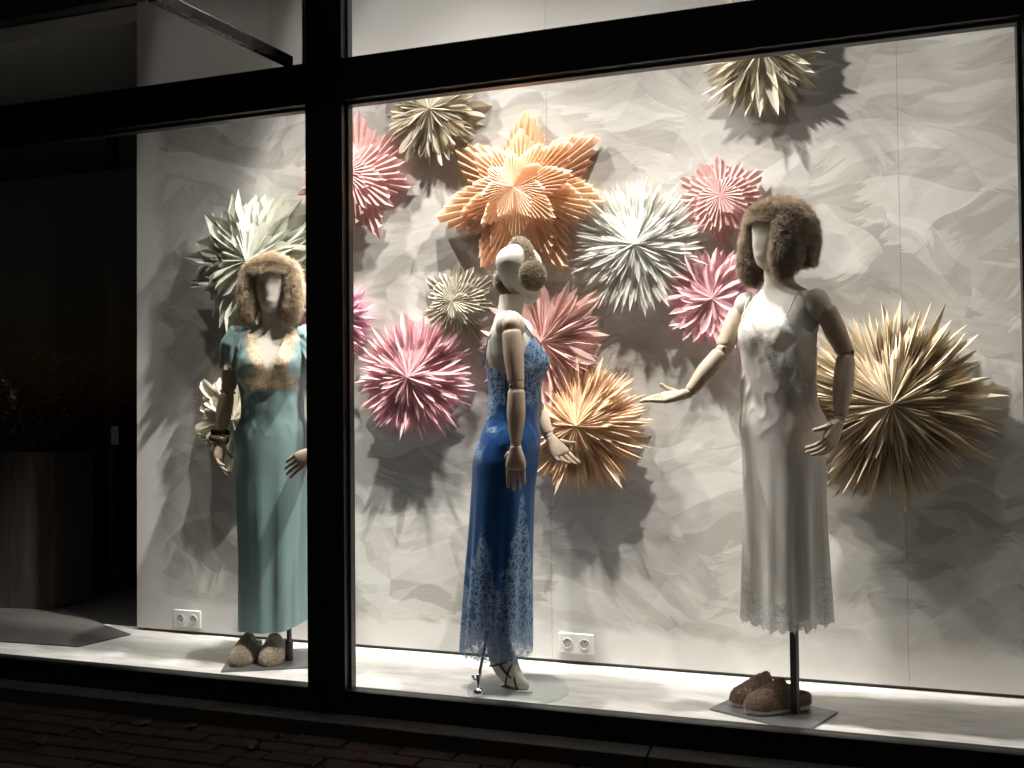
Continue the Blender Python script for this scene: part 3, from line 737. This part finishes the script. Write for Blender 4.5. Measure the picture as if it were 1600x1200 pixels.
# ---- left mannequin: aqua satin dress
LL = (-2.205, .36, 0); LY = R(26); zl = .972
man, inv, zc_l = mannequin(LL, LY, zl, R(-4), 'left mannequin in the aqua dress, partly behind the window post', slim=(1.435, 1.41))
arm(man, inv, (-2.335, .295, 1.345), (-2.384, .30, 1.139), (-2.398, .26, .947), (-2.394, .25, .874), (.85, .15, .0), -1, curls=((8, 10, 10), (14, 16, 14), (24, 22, 18), (30, 26, 20)))
arm(man, inv, (-2.070, .432, 1.345), (-1.885, .34, 1.12), (-1.895, .20, .90), (-1.945, .19, .868), (-.3, .9, -.2), 1, curl=(8, 12, 10))
G().tube([(0, 0, 0), (0, 0, .10)], .017, 16)
inv2 = inv
def loc_(inv_, p): return tuple(inv_ @ Vector(p))
q = loc_(inv, (-2.117, .344, 0))
pg = G().tube([(q[0], q[1], .012), (q[0], q[1], .40), (q[0], q[1], .84)], .0105, 14); pg.build('pole', POLE, man, True)
G().tube([(q[0], q[1], .014), (q[0], q[1], .085)], .0165, 16).build('pole_collar', POLE, man, True)
q = loc_(inv, (-2.195, .347, 0))
box_obj('base_plate', (q[0] - .19, q[0] + .19, q[1] - .15, q[1] + .15, .0005, .009), STEEL, man, .001)

AQUA = mat_dress('aqua_satin', (.34, .50, .505), (.78, .62, .40), (.40, .33, .24), .29, 0., 130., .4, 1.8)
skL = [(.05, .134, .118, .01), (.2, .134, .118, .01), (.45, .136, .118, .012), (.65, .146, .118, .014), (.80, .152, .117, .018), (.90, .156, .119, .02)]
zs = np.linspace(.095, 1.43, 330); X, Y, Z, th = dress_grid(zs, 240, skL, .007, .046, .121)
dsp = fabric_folds(th, Z, 4, 1.0, .20, .0085) + drape(X, Y, Z, 2, .010) * sstep(.85, 1.15, Z) + .010 * sstep(1.13, 1.22, Z) * sstep(1.40, 1.30, Z) * (.3 + vnoise(np.stack([X, Y, Z], -1), 22, 5)) * (Y < .05)
X, Y = push(X, Y, .01, dsp)
hemz = .150 + .018 * np.clip(X / .14, -1, 1) + .012 * np.clip(Y / .12, -1, 1)
Z = np.where(Z < hemz, hemz, Z)
pn = vnoise(np.stack([X, Y, Z], -1), 28, 7) + .5 * vnoise(np.stack([X, Y, Z], -1), 70, 9)
vx = np.abs(X - .005) - np.clip((Z - 1.205) * .30, -.02, .06)              # distance outside the V opening
front = (Y < .03)
lace = front * (sstep(.075, .045, vx + .03 * (pn - .75)) * sstep(1.17, 1.195, Z - .02 * pn) + sstep(1.165, 1.18, Z + .01 * pn) * sstep(1.215, 1.20, Z - .02 * pn) * sstep(.15, .06, np.abs(X)))
lace = np.clip(np.maximum(lace, sstep(1.375, 1.40, Z) * (pn > .6)), 0, 1)
dr = empty('dress', LL, LY, 'long aqua satin dress with gold lace V-neck and cap sleeves', 'dress', 'long dresses on the mannequins')
zero = np.zeros_like(X)
def keepL(c):
    vx = np.abs(c[:, 0] - .005) - np.clip((c[:, 2] - 1.205) * .30, 0, .06)
    vopen = (c[:, 1] < .04) & (vx < 0) & (c[:, 2] > 1.205); return ~vopen & (c[:, 2] > .14) & ~((c[:, 2] > 1.405) & (np.abs(c[:, 0]) < .085))
o = grid_obj('gown', X, Y, Z, AQUA, dr, keepL, {'lace': lace, 'sheer': zero}); o.scale = (1, 1, zl + .01)
for (sh, dirv) in (((-2.335, .295, 1.355), (-.049, .01, -.206)), ((-2.070, .432, 1.355), (.16, -.08, -.2))):
    s0 = np.array(loc_(inv, sh)); dv = np.array(inv.to_3x3() @ Vector(dirv)); dv /= np.linalg.norm(dv)
    inw = np.array((-math.copysign(1, s0[0]), 0, .1)); pts = [s0 + inw * .045 + np.array((0, 0, .012)), s0 + inw * .012 + np.array((0, 0, .016)), s0 + dv * .02, s0 + dv * .06, s0 + dv * .10, s0 + dv * .122]
    T, N, B = frames(np.array(pts)); rr = (.045, .058, .062, .060, .056, .058); nt_ = 72; tt = np.linspace(0, 2 * math.pi, nt_, endpoint=False); V = []; la = []
    # resample for smooth cloth
    tq = np.linspace(0, 5, 40); Pq = np.stack([np.interp(tq, range(6), np.array(pts)[:, k]) for k in range(3)], 1); Nq = np.stack([np.interp(tq, range(6), N[:, k]) for k in range(3)], 1); Bq = np.stack([np.interp(tq, range(6), B[:, k]) for k in range(3)], 1); Rq = np.interp(tq, range(6), rr)
    for i in range(40):
        f_ = .006 * (tq[i] / 5) ; rad = Rq[i] + f_ * np.cos(9 * tt + 1.) + f_ * .7 * np.cos(13 * tt + tq[i])
        V.append(Pq[i] + rad[:, None] * (np.cos(tt)[:, None] * Nq[i] + np.sin(tt)[:, None] * Bq[i])); la.append(np.full(nt_, 1. if tq[i] > 4.3 else 0.))
    V = np.array(V); o = grid_obj('cap_sleeve', V[..., 0], V[..., 1], V[..., 2], AQUA, dr, None, {'lace': np.array(la), 'sheer': np.zeros((40, nt_))})

# ---- right mannequin: ivory slip dress
RL = (-.118, .30, 0); RY = R(-24); zr = 1.012
man, inv, zc_r = mannequin(RL, RY, zr, R(-27), 'right mannequin in the ivory slip dress with one hand held out')
arm(man, inv, (-.248, .355, 1.415), (-.309, .30, 1.255), (-.427, .24, 1.102), (-.515, .21, 1.087), (.05, -.35, .9), 1, curls=((-4, -6, -8), (0, -4, -6), (4, 2, 0), (8, 6, 4)))
arm(man, inv, (.030, .238, 1.405), (.104, .28, 1.231), (.078, .20, 1.009), (.052, .178, .953), (-.8, .1, -.55), -1, curl=(34, 20, 10), spread=10)
q = loc_(inv, (-.082, .239, 0))
box_obj('pole', (q[0] - .0115, q[0] + .0115, q[1] - .0115, q[1] + .0115, .009, .84), POLE, man, .001)
q = loc_(inv, (-.155, .25, 0))
box_obj('base_plate', (q[0] - .175, q[0] + .175, q[1] - .125, q[1] + .125, .0005, .0085), STEEL, man, .001)

IVORY = mat_dress('ivory_satin', (.79, .765, .715), (.88, .87, .84), (.60, .585, .55), .40, .08, 120., .35, 1.6)
skR = [(.15, .156, .140, .012), (.3, .149, .134, .012), (.5, .141, .126, .014), (.7, .138, .119, .016), (.82, .140, .116, .018), (.90, .142, .115, .018)]
zs = np.linspace(.20, 1.40, 330); X, Y, Z, th = dress_grid(zs, 240, skR, .006, .032, .127, .160)
dsp = fabric_folds(th, Z, 9, .95, .35, .0120, (5, 8, 11, 14)) + drape(X, Y, Z, 12, .011) * sstep(.85, 1.1, Z)
X, Y = push(X, Y, .012, dsp)
PN = np.stack([X, Y, Z], -1); pn = vnoise(PN, 26, 3) + .5 * vnoise(PN, 70, 4)
frnt = sstep(.04, .0, Y)
cupline = 1.21 - .0 * X
lace = frnt * (sstep(1.30, 1.325, Z + .05 * (pn - .75)) + sstep(.055, .035, np.abs(X - .035 + .55 * (Z - 1.2)) + .03 * (pn - .75)) * sstep(1.06, 1.10, Z))
cx = np.cos(th * 3 + .6)[None, :]
lace = np.maximum(lace, sstep(.40, .34, Z - .09 * np.maximum(0, np.cos(3 * th + .4))[None, :] + .08 * (pn - .75)))
lace = np.clip(np.maximum(lace, sstep(1.275, 1.29, Z) * (Y > .0)), 0, 1)
sheer = .34 * sstep(.40, .28, Z) * np.clip(lace, .25, 1)
dr = empty('dress', RL, RY, 'ivory satin slip dress with lace bust and sheer lace hem', 'dress', 'long dresses on the mannequins')
def keepR(c):
    th_ = np.arctan2(c[:, 1], c[:, 0]); x = c[:, 0]; fr_ = c[:, 1] < .0
    top = np.where(fr_, 1.275 + .085 * np.exp(-((np.abs(x) - .075) / .045) ** 2), 1.26 - .02)
    hem = .288 + .014 * np.abs(np.sin(11 * th_)) + .010 * np.sin(2 * th_ + 1) + .006 * np.abs(np.sin(26 * th_))
    return (c[:, 2] < top) & (c[:, 2] > hem)
o = grid_obj('gown', X, Y, Z, IVORY, dr, keepR, {'lace': lace, 'sheer': sheer}); o.scale = (1, 1, zr)
for s in (-1, 1):
    pts = [(s * .082, -.098, 1.352 * zr), (s * .088, -.074, 1.39 * zr), (s * .090, -.042, 1.422 * zr), (s * .090, .008, 1.440 * zr), (s * .086, .055, 1.42 * zr), (s * .078, .092, 1.36 * zr), (s * .07, .108, 1.24 * zr)]
    g = G().tube(pts, .0028, 8); g.a['lace'] = [0] * len(g.v); g.a['sheer'] = [0] * len(g.v); g.build('shoulder_strap', IVORY, dr, True)

# ---- middle mannequin: blue dress, seen from the side
ML = (-1.10, .30, 0); MY = R(107); zm = .965
man, inv, zc_m = mannequin(ML, MY, zm, R(34), 'middle mannequin in the blue dress, turned sideways', 0., .03)
arm(man, inv, (-1.058, .148, 1.362), (-1.034, .13, 1.138), (-1.039, .13, .93), (-1.04, .13, .83), (0, 1, .02), -1, curl=(2, 4, 4), spread=3, ball=True)
arm(man, inv, (-1.12, .452, 1.362), (-1.075, .45, 1.11), (-.983, .38, .945), (-.937, .36, .887), (.35, -.6, .35), -1, curls=((10, 8, 8), (16, 12, 10), (22, 18, 12), (28, 22, 14)), spread=8, ball=True)
q = loc_(inv, (-1.195, .138, 0))
G().tube([(q[0], q[1], .012), tuple(inv @ Vector((-1.193, .150, .09))), tuple(inv @ Vector((-1.165, .25, .36)))], .0062, 14).build('pole', CHROME, man, True)
G().tube([(q[0], q[1], .02), (q[0], q[1], .075)], .0095, 16).build('pole_collar', CHROME, man, True)
G().tube([(q[0], q[1], .010), (q[0], q[1], .014)], .024, 20).build('foot_flange', CHROME, man, True)
wq = np.array(inv.to_3x3() @ Vector((-1, -.3, 0))); G().tube([np.array((q[0], q[1], .055)), np.array((q[0], q[1], .06)) + wq * .016, np.array((q[0], q[1], .072)) + wq * .02], [.004, .004, .006], 8).build('thumb_screw', CHROME, man, True)
# round glass base
m = M('base_glass'); m.p(Base_Color=(.80, .83, .82), Roughness=.06); m.b.inputs['Specular IOR Level'].default_value = .7
m.put(m.o.inputs[0], m.n('MixShader', {0: .74, 1: m.b.outputs[0], 2: m.n('BsdfTransparent', {'Color': (.95, .97, .96)}).outputs[0]})); BASEG = m.m
q = loc_(inv, (-1.075, .238, 0)); g = G(); tt = np.linspace(0, 2 * math.pi, 64, endpoint=False)
g.add([(q[0] + .19 * math.cos(a), q[1] + .19 * math.sin(a), z) for z in (.0006, .009) for a in tt], grid_faces(2, 64) + [tuple(range(64))[::-1], tuple(range(64, 128))]); g.build('glass_base', BASEG, man)
# foot, tiptoe
L = lambda p: np.array(inv @ Vector(p))
foot = [(-1.150, .235, .20), (-1.142, .232, .15), (-1.130, .228, .115), (-1.110, .222, .083), (-1.086, .216, .056), (-1.060, .212, .038), (-1.038, .210, .030)]
G().tube([L(p) for p in foot], [.044, .052, .056, .052, .042, .030, .020], 22, (tuple(np.array(inv.to_3x3() @ Vector((.2, 1, 0)))), .72)).build('foot', LINEN, man, True)
sd = empty('sandal', ML, MY, 'strappy dark sandal on the tiptoe foot under the blue dress', 'sandal')
STRAP = plain('dark_brown_strap', (.03, .018, .012), .45)
g = G().tube([L((-1.118, .225, .018)), L((-1.07, .214, .014)), L((-1.02, .208, .013))], [.024, .03, .017], 18, ((0, 0, 1), .16)); g.build('sole', LINEN, sd, True)
def ring(c, d, r_, a0=0, a1=360, sq=.75):
    c = np.array(c); d = np.array(d, float); d /= np.linalg.norm(d); e1 = np.array((0., 1., 0)); e1 -= d * (e1 @ d); e1 /= np.linalg.norm(e1); e2 = np.cross(d, e1)
    return [L(tuple(c + e1 * r_ * sq * math.cos(R(a)) + e2 * r_ * math.sin(R(a)))) for a in np.linspace(a0, a1, 18)]
for c, d, r_ in (((-1.126, .227, .108), (.4, 0, -1.2), .0575), ((-1.098, .219, .070), (1., 0, -.35), .050), ((-1.070, .214, .044), (1., 0, .25), .037), ((-1.108, .222, .082), (1, .0, 1.0), .055)):
    G().tube(ring(c, d, r_), .0034, 8).build('strap', STRAP, sd, True)

BLUE = mat_dress('blue_satin', (.022, .100, .30), (.27, .40, .60), (.05, .115, .24), .42, 0., 70., .3, 1.8)
skM = [(.05, .155, .130, .075), (.2, .150, .126, .068), (.45, .146, .118, .058), (.65, .148, .115, .048), (.80, .155, .116, .040), (.90, .161, .120, .030)]
zs = np.linspace(.085, 1.42, 340); X, Y, Z, th = dress_grid(zs, 240, skM, .006, .040, .120)
dsp = fabric_folds(th, Z, 21, .95, .20, .0095, (4, 7, 10, 13)) + drape(X, Y, Z, 22, .007) * sstep(.8, 1.05, Z)
X, Y = push(X, Y, .03, dsp)
PN = np.stack([X, Y, Z], -1); pn = vnoise(PN, 24, 13) + .5 * vnoise(PN, 60, 14)
frn = sstep(.03, -.05, Y)
lace = frn * sstep(1.06, 1.12, Z + .10 * (pn - .75) - .05 * frn)
lace = np.maximum(lace, sstep(.06, .075, Y + .02 * (pn - .75) - .05 * (Z < 1.)) * sstep(.86, .92, Z) * sstep(.55, .75, pn + .35 * (Z > 1.1)))
lace = np.maximum(lace, sstep(1.08, 1.16, Z + .1 * (pn - .75)) * (Y > .03))
hl = .50 + .14 * np.maximum(0, np.cos(2 * (th - 3.9)))[None, :] ** 2 + .08 * np.cos(5 * th)[None, :]
lace = np.clip(np.maximum(lace, sstep(hl + .03, hl - .03, Z + .14 * (pn - .75))), 0, 1)
sheer = .5 * sstep(.30, .18, Z) * lace
dr = empty('dress', ML, MY, 'royal blue satin dress with paler blue lace on bodice and hem', 'dress', 'long dresses on the mannequins')
def keepM(c):
    th_ = np.arctan2(c[:, 1], c[:, 0]); y = c[:, 1]
    top = np.interp(y, (-.12, -.07, -.03, .03, .08, .13), (1.375, 1.375, 1.275, 1.225, 1.25, 1.27))
    hem = .130 + .006 * np.abs(np.sin(14 * th_)) + .004 * np.sin(37 * th_)
    return (c[:, 2] < top) & (c[:, 2] > hem)
o = grid_obj('gown', X, Y, Z, BLUE, dr, keepM, {'lace': lace, 'sheer': sheer}); o.scale = (1, 1, zm)
for s in (-1, 1):
    pts = [(s * .085, -.076, 1.37 * zm), (s * .092, -.044, 1.422 * zm), (s * .092, .01, 1.442 * zm), (s * .088, .06, 1.42 * zm), (s * .08, .096, 1.36 * zm), (s * .07, .112, 1.26 * zm)]
    g = G().tube(pts, .003, 8); g.a['lace'] = [1] * len(g.v); g.a['sheer'] = [0] * len(g.v); g.build('shoulder_strap', BLUE, dr, True)

# ------------------------------------------------------------------ fur hats and earmuffs
def fur_hat(loc, yaw, zc, mat, label, seed, n=38000):
    """trapper hat in the head's frame: crown, brow roll, two hanging ear flaps"""
    rg = np.random.default_rng(seed)
    t = empty('fur_hat', (loc[0], loc[1], zc), yaw, label, 'hat', 'fur trapper hats')
    # crown: dome open at the face, reaching down to the nape
    th = np.linspace(0, 2 * math.pi, 40, endpoint=False); V = []; nv = 16
    for i in range(nv):
        p = (i / (nv - 1)); row = []
        for a in th:
            back = .5 + .5 * math.sin(a)                              # 1 at the back
            low = .050 - .145 * sstep(.25, .8, back)
            z = low + (.128 - low) * (1 - (1 - p) ** 2); k = math.sqrt(max(.004, 1 - ((z - .01) / .122) ** 2 if z > .01 else 1 - ((z - .01) / .22) ** 2))
            row.append((.110 * k * math.cos(a), .016 + .122 * k * math.sin(a), z))
        V.append(row)
    V = np.array(V).reshape(-1, 3); F = grid_faces(nv, 40) + [tuple(range((nv - 1) * 40, nv * 40))]
    g = G().add(V, F); add_fur(g, V, F, n, .026, .0007, rg, .32, (0, .25, -.35), .45); add_fur(g, V, F, n // 8, .034, .0005, rg, .45, (0, .25, -.3), .5); g.build('crown', mat, t)
    # brow roll
    aa = np.linspace(R(190), R(350), 12); pts = [(.092 * math.cos(a), .026 + .098 * math.sin(a), .044 + .042 * abs(math.sin(a)) ** .8) for a in aa]
    V, F = tube(pts, [.018, .019, .020, .020, .020, .020, .020, .020, .020, .020, .019, .018], 12)
    g = G().add(V, F); add_fur(g, V, F, n // 2, .020, .0007, rg, .35, (0, 0, .15), .2); g.build('brow_roll', mat, t)
    for s in (-1, 1):
        pts = [(s * .086, -.002, .060), (s * .092, -.014, .015), (s * .095, -.026, -.035), (s * .094, -.036, -.085), (s * .090, -.042, -.122)]
        V, F = tube(pts, [.050, .054, .054, .050, .034], 18, ((1, 0, 0), .50))
        g = G().add(V, F); add_fur(g, V, F, n // 2, .024, .0007, rg, .32, (0, -.1, -.5), .4); add_fur(g, V, F, n // 14, .032, .0005, rg, .45, (0, -.1, -.4), .5); g.build('ear_flap', mat, t)
    return t
FUR1 = mat_fur('tan_fur', (.26, .19, .125), (.72, .59, .43), .6); FUR2 = mat_fur('grey_brown_fur', (.18, .14, .10), (.60, .49, .36), .7)
fur_hat(LL, LY + R(-4), zc_l, FUR1, 'fluffy tan fur trapper hat with ear flaps on the left mannequin', 1)
fur_hat(RL, RY + R(-27), zc_r, FUR2, 'fluffy brown fur trapper hat with ear flaps on the right mannequin', 2)
TEDDY = mat_fur('teddy_fleece', (.32, .26, .19), (.64, .55, .44))
em = empty('earmuffs', (ML[0] + .029, ML[1] + .009, zc_m), MY + R(34), 'brown teddy fleece earmuffs on the middle mannequin', 'earmuffs')
rg = np.random.default_rng(8)
aa = np.linspace(R(8), R(172), 26); pts = [(.083 * math.cos(a), .006, .006 + .119 * math.sin(a)) for a in aa]
V, F = tube(pts, .013, 12, ((0, 1, 0), 1.4)); g = G().add(V, F); add_fur(g, V, F, 5000, .010, .0011, rg, .8, (0, 0, 0), .0); g.build('headband', TEDDY, em)
for s in (-1, 1):
    V, F = ellipsoid((s * .090, .004, -.018), (.026, .052, .054)); g = G().add(V, F); add_fur(g, V, F, 6000, .012, .0012, rg, .8, (0, 0, 0), .0); g.build('ear_pad', TEDDY, em)

# ------------------------------------------------------------------ bangles
def bangle(c, ax, r_, rr, mat, label):
    ax = Vector(ax).normalized(); q = ax.to_track_quat('Z', 'Y').to_matrix(); V = []; n1, n2 = 40, 14
    for i in range(n1):
        a = 2 * math.pi * i / n1
        for j in range(n2):
            b = 2 * math.pi * j / n2; V.append(tuple(q @ Vector(((r_ + rr[0] * math.cos(b)) * math.cos(a), (r_ + rr[0] * math.cos(b)) * math.sin(a), rr[1] * math.sin(b)))))
    F = [(i * n2 + j, ((i + 1) % n1) * n2 + j, ((i + 1) % n1) * n2 + (j + 1) % n2, i * n2 + (j + 1) % n2) for i in range(n1) for j in range(n2)]
    o = G().add(V, F).build('bangle', mat, None, True); o.location = c; setp(o, label, 'bangle', 'bangles on the left mannequin wrist'); return o
B1 = plain('black_resin', (.018, .013, .010), .15, .3); B2 = plain('brown_resin', (.13, .075, .045), .2, .5, 40)
bangle((-2.396, .262, .968), (.02, .05, 1), .0335, (.006, .013), B1, 'glossy black bangle on the wrist, upper of the two')
bangle((-2.398, .258, .938), (.18, .12, 1), .0355, (.0075, .014), B2, 'marbled brown bangle on the wrist, lower of the two')

# ------------------------------------------------------------------ slippers
def slipper(c, ang, mat, solemat, label, seed, L_=.245):
    """fluffy mule, toe towards local -Y"""
    rg = np.random.default_rng(seed); t = empty('slipper', c, ang, label, 'slipper', 'fluffy slippers on the base plates')
    ks = [(0, .010), (.04, .024), (.15, .034), (.35, .037), (.55, .043), (.72, .047), (.86, .041), (.95, .026), (1, .006)]
    tt = np.linspace(0, 1, 26); wd = hermite(ks, tt)[:, 0]
    g = G(); V = []
    for z, k in ((.0, .94), (.004, 1.03), (.013, 1.03), (.016, .98)):
        ring_ = [(wd[i] * k, (.5 - tt[i]) * L_) for i in range(26)] + [(-wd[i] * k, (.5 - tt[i]) * L_) for i in range(25, -1, -1)]
        V += [(x, y, z) for x, y in ring_]
    g.add(V, grid_faces(4, 52) + [tuple(range(52))[::-1], tuple(range(156, 208))]); g.build('sole', solemat, t, True)
    def shell(t0, t1, hk, nm, fur_n, close):
        ts = np.linspace(t0, t1, 18); W_ = np.interp(ts, tt, wd); H = hermite(hk, ts)[:, 0]; V = []; nt_ = 19
        for i in range(18):
            for a in np.linspace(0, math.pi, nt_): V.append((W_[i] * 1.0 * math.cos(a), (.5 - ts[i]) * L_, .015 + H[i] * math.sin(a) ** .8))
        F = grid_faces(18, nt_, False)
        F = [q[::-1] for q in F]
        g = G().add(V, F)
        n0 = len(g.v); Vi = [((x * .86), y, .016 + (z - .015) * .86) for x, y, z in V]; g.add(Vi, [q[::-1] for q in F])
        g.add([V[j] for j in range(nt_)] + [Vi[j] for j in range(nt_)], [(j, j + 1, nt_ + j + 1, nt_ + j) for j in range(nt_ - 1)])
        add_fur(g, V, F, fur_n * 2, .0100, .0010, rg, .85, (0, -.1, 0), .2); g.build(nm, mat, t)
    shell(.40, 1., [(.40, .090), (.5, .084), (.65, .068), (.8, .050), (.92, .034), (1, .010)], 'upper', 7000, True)
    # low heel rim
    g = G(); V = []
    idx = [i for i in range(26) if tt[i] < .46]; out = [(wd[i] * .98, (.5 - tt[i]) * L_) for i in idx[::-1]] + [(-wd[i] * .98, (.5 - tt[i]) * L_) for i in idx]
    n_ = len(out); V = [(x, y, .016) for x, y in out] + [(x, y, .048) for x, y in out] + [(x * .84, y * .985 - .002, .048) for x, y in out] + [(x * .84, y * .985 - .002, .017) for x, y in out]
    F = grid_faces(4, n_, False); g.add(V, F); add_fur(g, V, F[:2 * (n_ - 1)], 5000, .0065, .0010, rg, .8, (0, 0, 0), .1); g.build('heel_rim', mat, t)
    V = [(x * .85, y * .98, .018) for x, y in out]
    G().add([(wd[i] * .85, (.5 - tt[i]) * L_, .018) for i in range(26)] + [(-wd[i] * .85, (.5 - tt[i]) * L_, .018) for i in range(25, -1, -1)], [tuple(range(52))]).build('insole', mat, t)
CREAMF = mat_fur('cream_fleece', (.74, .66, .54), (.90, .84, .73)); BROWNF = mat_fur('cocoa_fleece', (.42, .30, .24), (.74, .59, .49))
SOLE1 = plain('beige_sole', (.36, .33, .27), .7); SOLE2 = plain('pale_sole', (.62, .59, .53), .6)
slipper((-2.298, .305, .0095), R(16), CREAMF, SOLE1, 'cream fluffy slipper standing left, clear of the black pole', 1)
slipper((-2.188, .338, .0095), R(22), CREAMF, SOLE1, 'cream fluffy slipper standing right, next to the black pole', 2)
slipper((-.195, .318, .009), R(-57), BROWNF, SOLE2, 'brown fluffy slipper at the back of the right base plate', 3)
slipper((-.142, .250, .009), R(-57), BROWNF, SOLE2, 'brown fluffy slipper in front, its heel behind the pole', 4)

# ------------------------------------------------------------------ fallen leaves on the pavement
DRY = plain('dry_leaf', (.13, .10, .065), .8, .3, 60)
def leaf(x, y, z, s, rz, label, seed, grp):
    rg = random.Random(seed); V = [(0, 0, .004)]; n_ = 22
    for i in range(n_):
        a = 2 * math.pi * i / n_; r_ = s * (.55 + .45 * abs(math.cos(2.5 * a))) * rg.uniform(.85, 1.1) * (1.2 if abs(a - math.pi) > 2.4 else 1)
        V.append((r_ * math.cos(a), r_ * .7 * math.sin(a), .004 + s * .35 * rg.random() * abs(math.sin(a))))
    g = G().add(V, [(0, 1 + i, 1 + (i + 1) % n_) for i in range(n_)]); g.tube([(-s * .5, 0, .004), (-s * 1.1, s * .15, .006)], .0012, 5)
    o = g.build('fallen_leaf', DRY); o.location = (x, y, z); o.rotation_euler = (rg.uniform(-.2, .2), rg.uniform(-.2, .2), rz); setp(o, label, 'leaf', grp)
lv = [(-2.74, -.262, .012, 'tiny pale fallen leaf scrap on the pavement at the far left'), (-2.43, -.172, .042, 'curled fallen leaf lying close against the sill riser'),
      (-2.53, -.285, .040, 'torn fallen leaf on the pavers, left of the others'), (-2.23, -.150, .03, 'small fallen leaf midway along the foot of the sill'),
      (-1.90, -.250, .045, 'broad fallen leaf on the pavers nearest the window post'), (-1.86, -.150, .018, 'small round leaf scrap at the foot of the sill near the post'),
      (-2.71, -.46, .022, 'crumpled leaf scrap near the bottom left of the pavement'), (-2.64, -.44, .03, 'dark curled leaf near the bottom left of the pavement')]
for i, (x, y, s, lb) in enumerate(lv): leaf(x, y, gz, s, i * 1.3, lb, i, 'fallen leaves on the pavement')
